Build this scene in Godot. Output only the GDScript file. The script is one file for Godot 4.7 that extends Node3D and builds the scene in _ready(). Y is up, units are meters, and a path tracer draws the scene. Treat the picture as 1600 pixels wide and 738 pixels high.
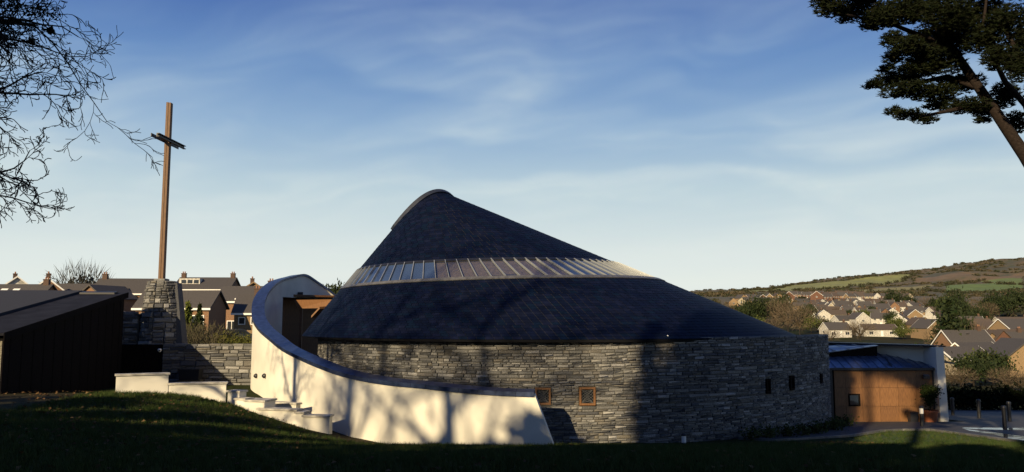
extends Node3D
# A round church with an oblique slate cone roof, a stone drum and a curling white wall, on a winter afternoon.
# Metres, y up. The ground at the drum is y = 0; the photographer stands on the bank at eye height 4.6.

const EYE := Vector3(0, 4.6, 0)
const FOCAL := 1256.0
var sinp := 0.0
var cosp := 1.0
var rng := RandomNumberGenerator.new()
var names := {}
var M := {}
var noise_fine: NoiseTexture2D
var noise_mid: NoiseTexture2D
var noise_big: NoiseTexture2D
var noise_rock: NoiseTexture2D
var fnl := FastNoiseLite.new()

# ---------------------------------------------------------------- mesh builder
class MB:
	var v := PackedVector3Array()
	var n := PackedVector3Array()
	var c := PackedColorArray()
	var col := Color(1, 1, 1)
	func tri(a: Vector3, b: Vector3, d: Vector3):          # counter-clockwise seen from outside
		var m := (b - a).cross(d - a).normalized()
		v.append(a); v.append(d); v.append(b)
		n.append(m); n.append(m); n.append(m)
		c.append(col); c.append(col); c.append(col)
	func quad(a: Vector3, b: Vector3, d: Vector3, e: Vector3):
		tri(a, b, d); tri(a, d, e)
	func squad(a: Vector3, b: Vector3, d: Vector3, e: Vector3, na: Vector3, nb: Vector3, nd: Vector3, ne: Vector3):
		v.append(a); v.append(d); v.append(b); v.append(a); v.append(e); v.append(d)
		n.append(na); n.append(nd); n.append(nb); n.append(na); n.append(ne); n.append(nd)
		for i in 6: c.append(col)
	func box(t: Transform3D, s: Vector3):
		var h := s * 0.5
		var p := []
		for i in 8:
			p.append(t * Vector3(h.x if i & 1 else -h.x, h.y if i & 2 else -h.y, h.z if i & 4 else -h.z))
		quad(p[4], p[5], p[7], p[6]); quad(p[1], p[0], p[2], p[3])
		quad(p[5], p[1], p[3], p[7]); quad(p[0], p[4], p[6], p[2])
		quad(p[6], p[7], p[3], p[2]); quad(p[0], p[1], p[5], p[4])
	func bx(lo: Vector3, hi: Vector3):
		box(Transform3D(Basis(), (lo + hi) * 0.5), hi - lo)
	# eight corners: four below (counter-clockwise seen from above), four above
	func hexa(p: Array):
		quad(p[4], p[5], p[6], p[7]); quad(p[3], p[2], p[1], p[0])
		for i in 4:
			var j := (i + 1) % 4
			quad(p[i], p[j], p[4 + j], p[4 + i])
	func tube(path: Array, radii: Array, sides := 6, closed_ends := true):
		var rings := []
		var nrm := []
		var side := Vector3.ZERO
		for i in path.size():
			var dir: Vector3 = (path[min(i + 1, path.size() - 1)] - path[max(i - 1, 0)]).normalized()
			if i == 0:
				side = dir.cross(Vector3.UP if abs(dir.y) < 0.9 else Vector3.RIGHT).normalized()
			else:
				side = (side - dir * side.dot(dir)).normalized()
			var up := side.cross(dir)
			var r := []
			var q := []
			for k in sides:
				var a := TAU * k / sides
				var o := side * cos(a) + up * sin(a)
				r.append(path[i] + o * radii[i]); q.append(o)
			rings.append(r); nrm.append(q)
		for i in path.size() - 1:
			for k in sides:
				var l := (k + 1) % sides
				squad(rings[i][k], rings[i + 1][k], rings[i + 1][l], rings[i][l], nrm[i][k], nrm[i + 1][k], nrm[i + 1][l], nrm[i][l])
		if closed_ends:
			var e: Array = rings[-1]
			for k in range(1, sides - 1): tri(e[0], e[k + 1], e[k])
			e = rings[0]
			for k in range(1, sides - 1): tri(e[0], e[k], e[k + 1])
	func lathe(at: Vector3, prof: Array, sides := 16):         # prof: [radius, y] from the bottom up
		for i in prof.size() - 1:
			for k in sides:
				var a := TAU * k / sides
				var b := TAU * (k + 1) / sides
				var A := Vector3(cos(a), 0, sin(a))
				var B := Vector3(cos(b), 0, sin(b))
				var p0: float = prof[i][0]
				var p1: float = prof[i + 1][0]
				var y0 := Vector3(0, prof[i][1], 0)
				var y1 := Vector3(0, prof[i + 1][1], 0)
				var sl: float = p0 - p1
				var hh: float = max(abs(prof[i + 1][1] - prof[i][1]), 0.0001)
				var na := (A * hh + Vector3(0, sl, 0)).normalized()
				var nb := (B * hh + Vector3(0, sl, 0)).normalized()
				squad(at + B * p0 + y0, at + A * p0 + y0, at + A * p1 + y1, at + B * p1 + y1, nb, na, na, nb)
	func add(o: MB, t: Transform3D, tint := Color(1, 1, 1)):
		for i in o.v.size():
			v.append(t * o.v[i]); n.append((t.basis * o.n[i]).normalized()); c.append(o.c[i] * tint)
	func mesh() -> ArrayMesh:
		var m := ArrayMesh.new()
		if v.is_empty(): return m
		var a := []
		a.resize(Mesh.ARRAY_MAX)
		a[Mesh.ARRAY_VERTEX] = v; a[Mesh.ARRAY_NORMAL] = n; a[Mesh.ARRAY_COLOR] = c
		m.add_surface_from_arrays(Mesh.PRIMITIVE_TRIANGLES, a)
		return m

# ---------------------------------------------------------------- scene helpers
func numbered(called: String) -> String:
	if not names.has(called):
		names[called] = 0
		return called
	names[called] += 1
	return "%s_%03d" % [called, names[called]]
func part(called: String, m, mat_: Material, parent: Node) -> MeshInstance3D:
	var o := MeshInstance3D.new()
	o.mesh = m.mesh() if m is MB else m
	o.material_override = mat_
	o.name = called
	parent.add_child(o, true)
	return o
func thing(called: String, label: String, category: String, at_ := Vector3.ZERO, turn := 0.0, group := "") -> Node3D:
	var o := Node3D.new()
	o.name = numbered(called)
	add_child(o)
	o.position = at_
	o.rotation.y = turn
	return tag(o, label, category, group)
func tag(o: Node, label: String, category: String, group := "") -> Node:
	o.set_meta("label", label)
	o.set_meta("category", category)
	if group: o.set_meta("group", group)
	return o
func struct_(called: String, m, mat_: Material) -> MeshInstance3D:
	var o := part(numbered(called), m, mat_, self)
	o.set_meta("kind", "structure")
	return o
func copy(o: Node3D, at_: Vector3, turn := 0.0, sc := Vector3.ONE, label := "", group := "") -> Node3D:
	var r: Node3D = o.duplicate()
	r.name = numbered(String(o.name).rstrip("0123456789").trim_suffix("_"))
	add_child(r)
	r.position = at_
	r.rotation.y = turn
	r.scale = sc
	if label: r.set_meta("label", label)
	if group: r.set_meta("group", group)
	return r
# the point seen at that place of the survey photograph, at that depth into the scene
func at(px: float, py: float, d: float) -> Vector3:
	var a := (px - 800.0) / FOCAL
	var b := (369.0 - py) / FOCAL
	var k := cosp - b * sinp
	return Vector3(a / k * d, EYE.y + (b * cosp + sinp) / k * d, -d)
func lin(r: float, g: float, b: float) -> Color:
	return Color(r, g, b).linear_to_srgb()
func noise_tex(freq: float, lo: float, seed_: int, octaves := 4) -> NoiseTexture2D:
	var t := NoiseTexture2D.new()
	t.width = 512; t.height = 512; t.seamless = true
	var f := FastNoiseLite.new()
	f.noise_type = FastNoiseLite.TYPE_SIMPLEX_SMOOTH
	f.frequency = freq; f.seed = seed_; f.fractal_octaves = octaves
	t.noise = f
	var g := Gradient.new()
	g.set_color(0, Color(lo, lo, lo)); g.set_color(1, Color(1, 1, 1))
	t.color_ramp = g
	return t
func mat(c: Color, rough := 0.9, tex: Texture2D = null, scale_ := 1.0, vcol := false) -> StandardMaterial3D:
	var m := StandardMaterial3D.new()
	m.albedo_color = c
	m.roughness = rough
	if tex:
		m.albedo_texture = tex
		m.uv1_triplanar = true
		m.uv1_world_triplanar = true
		m.uv1_scale = Vector3.ONE * scale_
	m.vertex_color_use_as_albedo = vcol
	return m
func table(t: Array, x: float) -> float:
	if x <= t[0][0]: return t[0][1]
	for i in t.size() - 1:
		if x <= t[i + 1][0]:
			return lerpf(t[i][1], t[i + 1][1], (x - t[i][0]) / (t[i + 1][0] - t[i][0]))
	return t[-1][1]
const TC := [[-80, 7.0], [-20, 3.6], [0, 3.05], [8, 2.9], [14, 2.2], [28, 0.3], [30.5, 0.02], [36, -0.12], [45, -0.6], [60, -1.8], [95, -3.0], [140, -3.2], [200, -2.6], [300, -2.6], [380, 0.0], [470, 4.6], [600, 11.8], [800, 23.7], [1000, 34.0], [1500, 54.0], [1900, 65.0], [2600, 30.0]]
const TL := [[-80, 7.0], [-20, 3.6], [0, 3.05], [8, 2.95], [14, 2.5], [22, 2.15], [27, 2.05], [31, 1.86], [36, 1.25], [45, 1.15], [70, 2.0], [90, 2.4], [120, 2.7], [200, 3.0], [400, 5.0], [1000, 20.0], [1900, 30.0], [2600, 20.0]]
const TQ := [[0.2, -8.0], [0.27, 0.0], [0.36, 20.0], [0.44, 38.0], [0.52, 54.0], [0.637, 82.0], [0.85, 95.0]]
func ground(x: float, z: float) -> float:
	var d := -z
	var e: float = abs(d) * 0.04 + 0.4
	var c := (table(TC, d - e) + table(TC, d) * 2.0 + table(TC, d + e)) * 0.25
	var l := (table(TL, d - e) + table(TL, d) * 2.0 + table(TL, d + e)) * 0.25
	var near := 1.0 - smoothstep(-14.0, -4.0, x)
	var q: float = x / max(d, 1.0)
	var far := 1.0 - smoothstep(-0.3, 0.1, q)
	var w := lerpf(near, far, smoothstep(50.0, 90.0, d))
	var h := lerpf(c, l, w)
	if d > 800.0:
		h += table(TQ, q) * smoothstep(900.0, 1900.0, d) * (1.0 - smoothstep(1950.0, 2800.0, d))
		h += fnl.get_noise_2d(x * 0.25, z * 0.25) * 9.0 * smoothstep(900.0, 1500.0, d)
	elif d > 60.0:
		h += fnl.get_noise_2d(x * 0.8, z * 0.8) * 0.8 * smoothstep(60.0, 140.0, d)
	else:
		h += fnl.get_noise_2d(x * 9.0, z * 9.0) * 0.05
	return h
func on_ground(x: float, z: float, up := 0.0) -> Vector3:
	return Vector3(x, ground(x, z) + up, z)
# where the line of sight through that place of the photograph meets the land
func land(px: float, py: float) -> Vector3:
	var d := 50.0
	while d < 2500.0:
		var p := at(px, py, d)
		if ground(p.x, p.z) >= p.y: return Vector3(p.x, ground(p.x, p.z), p.z)
		d *= 1.012
	return at(px, py, 2000.0)

# ---------------------------------------------------------------- foliage
func leaf_mass(mb: MB, centre: Vector3, rad: Vector3, count: int, size: float, c0: Color, c1: Color, clumps := 14, spread := 0.34, shell := 0.55):
	var cs := []
	for i in clumps:
		var d := Vector3(rng.randfn(), rng.randfn(), rng.randfn()).normalized()
		cs.append([d * rng.randf_range(shell, 1.0) * (1.0 - spread * 0.6), rng.randf_range(0.7, 1.25), rng.randf()])
	for i in count:
		var k: Array = cs[i % clumps]
		var o = Vector3(rng.randfn(), rng.randfn(), rng.randfn()) * spread * 0.5 * k[1]
		var p: Vector3 = centre + (k[0] + o) * rad
		var a := Vector3(rng.randfn(), rng.randfn(), rng.randfn()).normalized()
		var b := a.cross(Vector3(rng.randfn(), rng.randfn(), rng.randfn())).normalized()
		var s := size * rng.randf_range(0.6, 1.4)
		mb.col = c0.lerp(c1, clampf(k[2] * 0.6 + rng.randf() * 0.4, 0, 1))
		mb.tri(p - a * s * 0.5, p + a * s * 0.5 + b * s * 0.35, p + b * s * 0.9)
func twig_mass(mb: MB, centre: Vector3, rad: Vector3, count: int, size: float, width: float, c0: Color, c1: Color):
	for i in count:
		var d := Vector3(rng.randfn(), rng.randfn(), rng.randfn()).normalized()
		var p := centre + d * rad * pow(rng.randf(), 0.4)
		var a := (d + Vector3(rng.randfn() * 0.5, rng.randf_range(-0.1, 0.9), rng.randfn() * 0.5)).normalized()
		var b := a.cross(Vector3(rng.randfn(), rng.randfn(), rng.randfn())).normalized()
		var s := size * rng.randf_range(0.5, 1.5)
		mb.col = c0.lerp(c1, rng.randf())
		mb.tri(p - b * width, p + b * width, p + a * s)
func branch(mb: MB, p: Vector3, dir: Vector3, length: float, r: float, depth: int, droop: float, minr := 0.006):
	var steps := 5 if depth > 0 else 3
	var path := [p]
	var radii := [r]
	var d := dir
	var pts := []
	var bend := Vector3(rng.randfn(), rng.randfn(), rng.randfn()) * 0.16
	for i in steps:
		d = (d + bend + Vector3(rng.randfn(), rng.randfn(), rng.randfn()) * 0.16 + Vector3(0, (-0.13 if i < 3 else 0.16) * droop, 0)).normalized()
		path.append(path[-1] + d * length / steps)
		radii.append(maxf(r * (1.0 - 0.6 * (i + 1.0) / steps), minr))
		pts.append([path[-1], d, radii[-1]])
	mb.tube(path, radii, 6 if r > 0.03 else (4 if r > 0.012 else 3), false)
	if depth <= 0: return
	for k in 5:
		var t: Array = pts[k]
		if depth == 1 and rng.randf() < 0.3: continue
		var s: Vector3 = t[1].cross(Vector3(rng.randfn(), rng.randfn(), rng.randfn())).normalized()
		var nd: Vector3 = (t[1] + s * rng.randf_range(0.4, 0.95)).normalized()
		branch(mb, t[0], nd, length * rng.randf_range(0.38, 0.52), t[2] * rng.randf_range(0.5, 0.72), depth - 1, droop, minr)

# ---------------------------------------------------------------- stone walls
var stone_units := []
var stone_mats := []
func make_stone_units():
	for i in 6:
		var m := MB.new()
		var j := func(a): return rng.randf_range(-a, a)
		# a unit block: back at z -0.5, front at +0.5, its front edges broken off
		var b := [Vector3(-0.5, -0.5, -0.5), Vector3(0.5, -0.5, -0.5), Vector3(0.5, 0.5, -0.5), Vector3(-0.5, 0.5, -0.5)]
		var s := []
		var f := []
		for q in b:
			s.append(Vector3(q.x * (1 + j.call(0.03)), q.y * (1 + j.call(0.12)), 0.15 + j.call(0.1)))
			f.append(Vector3(q.x * (0.9 + j.call(0.08)), q.y * (0.7 + j.call(0.2)), 0.4 + j.call(0.2)))
		for k in 4:
			var l := (k + 1) % 4
			m.quad(b[k], b[l], s[l], s[k]); m.quad(s[k], s[l], f[l], f[k])
		m.quad(f[0], f[1], f[2], f[3])
		stone_units.append(m)
	var tones := [[0.25, 0.245, 0.22], [0.33, 0.32, 0.285], [0.175, 0.175, 0.165], [0.42, 0.405, 0.355], [0.26, 0.24, 0.2], [0.135, 0.137, 0.14], [0.3, 0.27, 0.21], [0.55, 0.53, 0.47]]
	for t in tones:
		var m := mat(lin(t[0] * 0.88, t[1] * 0.9, t[2] * 0.98), 0.93, noise_fine, 1.4)
		m.normal_enabled = true
		m.normal_texture = noise_rock
		m.normal_scale = 1.3
		stone_mats.append(m)
const TONE_ODDS := [0, 0, 0, 1, 1, 1, 2, 2, 4, 4, 5, 3, 3, 6, 0, 1, 2, 5, 7]
# rows: list of [s0, s1, y0, y1]; place: (s, y) -> Transform3D whose x runs along the wall and z out of it
func lay_courses(length: float, height: float, h0: float, h1: float, l0: float, l1: float, holes: Array) -> Array:
	var out := []
	var y := 0.0
	while y < height - 0.03:
		var h := rng.randf_range(h0, h1)
		if height - y - h < h0 * 0.7: h = height - y
		var s := 0.0
		while s < length - 0.02:
			var l := rng.randf_range(l0, l1) * (1.0 if rng.randf() < 0.8 else 1.6)
			if length - s - l < l0 * 0.7: l = length - s
			var e := s + l
			var pieces := [[s, e]]
			for q in holes:
				if y + h > q[2] + 0.01 and y < q[3] - 0.01:
					var nxt := []
					for pc in pieces:
						if pc[1] <= q[0] or pc[0] >= q[1]: nxt.append(pc)
						else:
							if q[0] - pc[0] > 0.06: nxt.append([pc[0], q[0]])
							if pc[1] - q[1] > 0.06: nxt.append([q[1], pc[1]])
					pieces = nxt
			for pc in pieces:
				if h > 0.15 and rng.randf() < 0.3 and pc[1] - pc[0] > 0.25:       # two thin stones in the height of one
					var mid := y + h * rng.randf_range(0.4, 0.6)
					out.append([pc[0], pc[1], y, mid]); out.append([pc[0], pc[1], mid, y + h])
				else:
					out.append([pc[0], pc[1], y, y + h])
			s = e
		y += h
	return out
func build_stones(rects: Array, place: Callable, parent: Node, most: int, joint := 0.014, proud := 0.07, seen = null):
	var order := []
	for i in rects.size():
		var r: Array = rects[i]
		var area: float = (r[1] - r[0]) * (r[3] - r[2])
		if seen != null and not seen.call((r[0] + r[1]) * 0.5, (r[2] + r[3]) * 0.5): area = 0.0
		order.append([area, i])
	order.sort_custom(func(a, b): return a[0] > b[0])
	var joined := {}
	var units := []
	for u in stone_units: units.append(u.mesh())
	for k in order.size():
		var r: Array = rects[order[k][1]]
		var t: Transform3D = place.call((r[0] + r[1]) * 0.5, (r[2] + r[3]) * 0.5)
		var z := proud * rng.randf_range(1.4, 2.4)
		var w: float = r[1] - r[0] - joint
		var h: float = r[3] - r[2] - joint
		t.basis = t.basis * Basis(Vector3.BACK, rng.randfn() * 0.018) * Basis.from_scale(Vector3(w, h, z))
		var ui := rng.randi() % 6
		var mi: int = TONE_ODDS[rng.randi() % TONE_ODDS.size()]
		if k < most and order[k][0] > 0.0:
			var o := part("stone", units[ui], stone_mats[mi], parent)
			o.transform = t
		else:
			if not joined.has(mi): joined[mi] = MB.new()
			joined[mi].add(stone_units[ui], t)
	if joined.size():
		var am := ArrayMesh.new()
		for mi in joined:
			var a := []
			a.resize(Mesh.ARRAY_MAX)
			a[Mesh.ARRAY_VERTEX] = joined[mi].v; a[Mesh.ARRAY_NORMAL] = joined[mi].n
			am.add_surface_from_arrays(Mesh.PRIMITIVE_TRIANGLES, a)
			am.surface_set_material(am.get_surface_count() - 1, stone_mats[mi])
		var o := part("small_stones", am, null, parent)
		o.set_meta("kind", "stuff")

# ---------------------------------------------------------------- the scene
func _ready():
	rng.seed = 20
	fnl.seed = 7; fnl.frequency = 0.02; fnl.fractal_octaves = 3
	var pitch := atan(131.0 / FOCAL)
	sinp = sin(pitch); cosp = cos(pitch)
	var cam := Camera3D.new()
	cam.name = "camera"
	cam.position = EYE
	cam.rotation.x = pitch
	cam.fov = rad_to_deg(2.0 * atan(369.0 / FOCAL))
	cam.far = 6000.0
	add_child(cam)
	cam.current = true
	var env := Environment.new()
	env.background_mode = Environment.BG_SKY
	var sky := Sky.new()
	sky.sky_material = make_sky()
	env.sky = sky
	env.background_energy_multiplier = 0.7
	env.tonemap_mode = Environment.TONE_MAPPER_LINEAR
	env.tonemap_exposure = 1.43
	env.sdfgi_enabled = true; env.ssao_enabled = true; env.ssil_enabled = true
	var we := WorldEnvironment.new()
	we.name = "world_environment"
	we.environment = env
	add_child(we)
	var sun := DirectionalLight3D.new()
	sun.name = "sun"
	sun.light_energy = 1.6
	sun.light_color = Color(1.0, 0.9, 0.72)
	sun.light_angular_distance = 0.5
	sun.shadow_enabled = true
	sun.rotation_degrees = Vector3(-20.5, -28, 0)      # low, from behind the photographer's left shoulder
	add_child(sun)

	noise_fine = noise_tex(0.03, 0.55, 3)
	noise_mid = noise_tex(0.012, 0.6, 5, 5)
	noise_big = noise_tex(0.006, 0.84, 9, 5)
	M.white = mat(lin(0.78, 0.755, 0.66), 0.85, noise_big, 0.11)
	M.cap_white = mat(lin(0.7, 0.67, 0.58), 0.8, noise_mid, 0.4)
	M.zinc = mat(lin(0.075, 0.11, 0.23), 0.36, noise_mid, 0.5)
	M.zinc.metallic = 0.6
	M.zinc_light = mat(lin(0.2, 0.25, 0.37), 0.28, noise_mid, 0.5)
	M.zinc_light.metallic = 0.6
	M.dark_metal = mat(lin(0.013, 0.014, 0.018), 0.5)
	M.slate = mat(Color(1, 1, 1), 0.62, noise_mid, 0.35, true)
	M.slate.metallic_specular = 0.22
	M.under = mat(lin(0.015, 0.016, 0.022), 0.9)
	M.mortar = mat(lin(0.12, 0.115, 0.1), 0.95, noise_fine, 1.0)
	var grain := noise_tex(0.02, 0.68, 31, 5)
	M.timber = mat(lin(0.25, 0.115, 0.04), 0.6, grain, 1.0)
	M.timber2 = mat(lin(0.21, 0.095, 0.033), 0.6, grain, 1.0)
	M.timber.uv1_scale = Vector3(2.6, 0.22, 2.6)
	M.timber2.uv1_scale = Vector3(2.3, 0.25, 2.3)
	M.cross_timber = mat(lin(0.2, 0.112, 0.058), 0.75, grain, 1.0)
	M.cross_timber.uv1_scale = Vector3(4.0, 0.2, 4.0)
	M.dark_timber = mat(lin(0.018, 0.013, 0.011), 0.8, noise_fine, 0.6)
	M.porch_timber = M.timber2
	M.glass = mat(lin(0.012, 0.016, 0.022), 0.04)
	M.glass.metallic_specular = 1.0
	M.roof_glass = mat(lin(0.038, 0.062, 0.12), 0.04)  # blue of the mirrored sky is put into the pane colour
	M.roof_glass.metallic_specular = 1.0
	M.clear_glass = mat(Color(lin(0.03, 0.045, 0.09), 0.12), 0.03)
	M.clear_glass.transparency = BaseMaterial3D.TRANSPARENCY_ALPHA
	M.blind = mat(lin(0.19, 0.145, 0.095), 0.9, noise_mid, 0.8)
	M.mullion = mat(lin(0.28, 0.3, 0.31), 0.35); M.mullion.metallic = 0.4
	M.flash = mat(lin(0.15, 0.15, 0.15), 0.5, noise_mid, 0.6)
	M.bark = mat(lin(0.05, 0.042, 0.036), 0.95, noise_fine, 1.2)
	M.pine_bark = mat(lin(0.04, 0.03, 0.026), 0.95, noise_fine, 1.2)
	M.leaf = mat(Color(1, 1, 1), 0.8, null, 1.0, true)
	M.leaf.metallic_specular = 0.15
	M.bark.metallic_specular = 0.2
	M.pine_bark.metallic_specular = 0.2
	M.asphalt = mat(lin(0.045, 0.045, 0.05), 0.75, noise_mid, 0.5)
	M.wet = mat(lin(0.02, 0.021, 0.025), 0.12)
	M.shaded_brick = mat(lin(0.013, 0.0115, 0.0115), 0.9, noise_fine, 0.8)  # the shade on the hall's long wall is put into this near-black
	M.felt = mat(lin(0.024, 0.025, 0.034), 0.85, noise_mid, 0.15)
	M.shaded_brick.metallic_specular = 0.15
	M.dark_timber.metallic_specular = 0.15
	M.felt.metallic_specular = 0.25
	M.verge = M.shaded_brick
	M.terracotta = mat(lin(0.4, 0.12, 0.045), 0.8, noise_fine, 1.5)
	M.white_paint = mat(lin(0.75, 0.74, 0.7), 0.6)
	noise_rock = noise_tex(0.02, 0.0, 21, 5)
	noise_rock.color_ramp = null
	noise_rock.as_normal_map = true
	noise_rock.bump_strength = 10.0
	make_stone_units()
	make_land()
	make_church()
	make_white_wall()
	make_annex()
	make_left_side()
	make_grounds()
	make_near_trees()
	make_left_houses()
	make_town()
	print("done ", Time.get_ticks_msec())

func make_sky() -> PanoramaSkyMaterial:
	var w := 2048
	var h := 1024
	var img := Image.create(w, h, false, Image.FORMAT_RGB8)
	var f := FastNoiseLite.new()
	f.noise_type = FastNoiseLite.TYPE_SIMPLEX_SMOOTH
	f.seed = 11; f.frequency = 1.0; f.fractal_octaves = 5
	var f2 := FastNoiseLite.new()
	f2.seed = 4; f2.frequency = 1.0; f2.fractal_octaves = 3
	var stops := [[0.0, Color8(234, 239, 231)], [2.7, Color8(229, 236, 230)], [4.6, Color8(220, 230, 228)], [9.1, Color8(188, 209, 219)], [13.6, Color8(142, 174, 208)], [17.9, Color8(105, 142, 193)], [22.0, Color8(78, 112, 174)], [40.0, Color8(48, 78, 146)], [90.0, Color8(36, 62, 124)]]
	for y in h:
		var el := 90.0 - (y + 0.5) / h * 180.0
		var base: Color = stops[0][1]
		for i in stops.size() - 1:
			if el >= stops[i][0]: base = stops[i][1].lerp(stops[i + 1][1], clampf((el - stops[i][0]) / (stops[i + 1][0] - stops[i][0]), 0, 1))
		if el < -1.0:
			base = Color8(70, 72, 66)
			img.fill_rect(Rect2i(0, y, w, 1), base)
			continue
		var e := deg_to_rad(maxf(el, 0.3))
		for x in w:
			var az := (x + 0.5) / w * TAU
			# thin cirrus on a flat layer, drawn out along one wind direction
			var dir := Vector3(sin(az) * cos(e), sin(e), -cos(az) * cos(e))
			var q := Vector2(dir.x, dir.z) / (dir.y + 0.12)
			var u := q.x * 0.93 + q.y * 0.36
			var v := q.y * 0.93 - q.x * 0.36
			var wob := f2.get_noise_2d(u * 0.7, v * 0.7) * 0.4
			var s := f.get_noise_2d(u * 0.4 + wob, v * 0.95 + wob) * 0.5 + 0.5
			var fib := f.get_noise_2d(u * 1.3 + 30.0 + wob * 2.0, v * 5.0 + wob * 3.0) * 0.5 + 0.5
			var fine := f.get_noise_2d(u * 3.0 + 90.0 + wob * 3.0, v * 12.0 + wob * 5.0) * 0.5 + 0.5
			var a := smoothstep(0.28, 0.78, s) * (0.36 + 0.22 * smoothstep(0.2, 0.85, fib) + 0.14 * smoothstep(0.3, 0.85, fine))
			a *= clampf(1.12 - el / 36.0, 0.3, 1.0)
			img.set_pixel(x, y, base.lerp(Color8(224, 233, 230), clampf(a, 0.0, 0.75)))
	var m := PanoramaSkyMaterial.new()
	m.panorama = ImageTexture.create_from_image(img)
	return m

# ---------------------------------------------------------------- land
func make_land():
	var xs := []
	var zs := []
	for i in range(-130, 131):
		var t := i / 130.0
		xs.append(sinh(t * 5.2) / sinh(5.2) * 2600.0 * 0.9 + t * 60.0)
	for i in 260:
		var t := i / 259.0
		zs.append(60.0 - (t * 150.0 + (sinh(t * 6.0) / sinh(6.0)) * 2600.0))
	var mb := MB.new()
	var g := func(i, j) -> Vector3: return on_ground(xs[i], zs[j])
	var pts := []
	var nor := []
	for j in zs.size():
		var row := []
		for i in xs.size(): row.append(on_ground(xs[i], zs[j]))
		pts.append(row)
	for j in zs.size():
		var row := []
		for i in xs.size():
			var dx: Vector3 = pts[j][mini(i + 1, xs.size() - 1)] - pts[j][maxi(i - 1, 0)]
			var dz: Vector3 = pts[mini(j + 1, zs.size() - 1)][i] - pts[maxi(j - 1, 0)][i]
			row.append(dx.cross(dz).normalized())
		nor.append(row)
	var cols := []
	for j in zs.size():
		var row := []
		for i in xs.size(): row.append(land_colour(xs[i], zs[j]))
		cols.append(row)
	for j in zs.size() - 1:
		for i in xs.size() - 1:
			for k in [[0, 0], [1, 1], [1, 0], [0, 0], [0, 1], [1, 1]]:
				mb.v.append(pts[j + k[1]][i + k[0]]); mb.n.append(nor[j + k[1]][i + k[0]]); mb.c.append(cols[j + k[1]][i + k[0]])
	var gm := mat(Color(1, 1, 1), 0.95, noise_mid, 0.5, true)
	gm.metallic_specular = 0.15
	struct_("ground", mb, gm)
	make_hill()
const FIELDS := [   # corners on the hillside (distance along x, distance away) and the crop's colour, from the photograph
	[[1480, 447, 1600, 441, 1600, 455, 1545, 460, 1475, 459], [0.1, 0.15, 0.035]],
	[[1532, 441, 1600, 436, 1600, 447, 1560, 446], [0.11, 0.15, 0.04]],
	[[1150, 459, 1235, 448, 1330, 440, 1425, 430, 1412, 442, 1330, 449, 1240, 456], [0.19, 0.2, 0.07]],
	[[1330, 455, 1440, 449, 1462, 447, 1440, 455, 1340, 459], [0.2, 0.18, 0.07]],
	[[1430, 436, 1500, 428, 1530, 428, 1480, 440, 1425, 446], [0.14, 0.095, 0.05]],
	[[1500, 441, 1600, 428, 1600, 436, 1530, 441], [0.14, 0.095, 0.05]],
	[[1150, 463, 1290, 459, 1320, 462, 1160, 467], [0.18, 0.17, 0.07]]]
var field_polys := []
func land_colour(x: float, z: float) -> Color:
	var n := fnl.get_noise_2d(x * 2.0, z * 2.0)
	return Color(0.036, 0.05, 0.018).lerp(Color(0.072, 0.06, 0.032), clampf(0.5 + n * 1.4, 0, 1))
func hill_point(px: float, py: float) -> Vector2:
	var p := land(px, py)
	return Vector2(p.x, p.z)
func make_hill():
	# the hill's own skin of fields and scrub, a hand's breadth over the land
	for f in FIELDS:
		var poly := PackedVector2Array()
		for i in f[0].size() / 2: poly.append(hill_point(f[0][i * 2], f[0][i * 2 + 1]))
		field_polys.append([poly, Color(f[1][0], f[1][1], f[1][2])])
	var mb := MB.new()
	var nq := 190
	var nd := 110
	var pts := []
	var cs := []
	for j in nd + 1:
		var row := []
		var crow := []
		var d := lerpf(620.0, 2050.0, j / float(nd))
		for i in nq + 1:
			var q := lerpf(0.1, 0.85, i / float(nq))
			var p := on_ground(q * d, -d, 1.2)
			row.append(p)
			var n := fnl.get_noise_2d(p.x * 0.4, p.z * 0.4)
			var n2 := fnl.get_noise_2d(p.x * 1.7 + 300.0, p.z * 1.7)
			var c := Color(0.06, 0.055, 0.032).lerp(Color(0.12, 0.085, 0.045), clampf(0.5 + n * 1.5 + n2 * 0.6, 0, 1))
			c = c.lerp(Color(0.045, 0.055, 0.03), clampf(n2 * 2.0, 0, 1))
			for f in field_polys:
				if Geometry2D.is_point_in_polygon(Vector2(p.x, p.z), f[0]): c = f[1] * (0.92 + n2 * 0.25)
			c.a = 1.0
			crow.append(c)
		pts.append(row); cs.append(crow)
	for j in nd:
		for i in nq:
			var nn: Vector3 = (pts[j][i + 1] - pts[j][i]).cross(pts[j + 1][i] - pts[j][i]).normalized()
			if nn.y < 0: nn = -nn
			for k in [[0, 0], [1, 1], [1, 0], [0, 0], [0, 1], [1, 1]]:
				mb.v.append(pts[j + k[1]][i + k[0]]); mb.n.append(nn); mb.c.append(cs[j + k[1]][i + k[0]])
	struct_("hill", mb, mat(Color(1, 1, 1), 0.95, null, 1.0, true))

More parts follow.
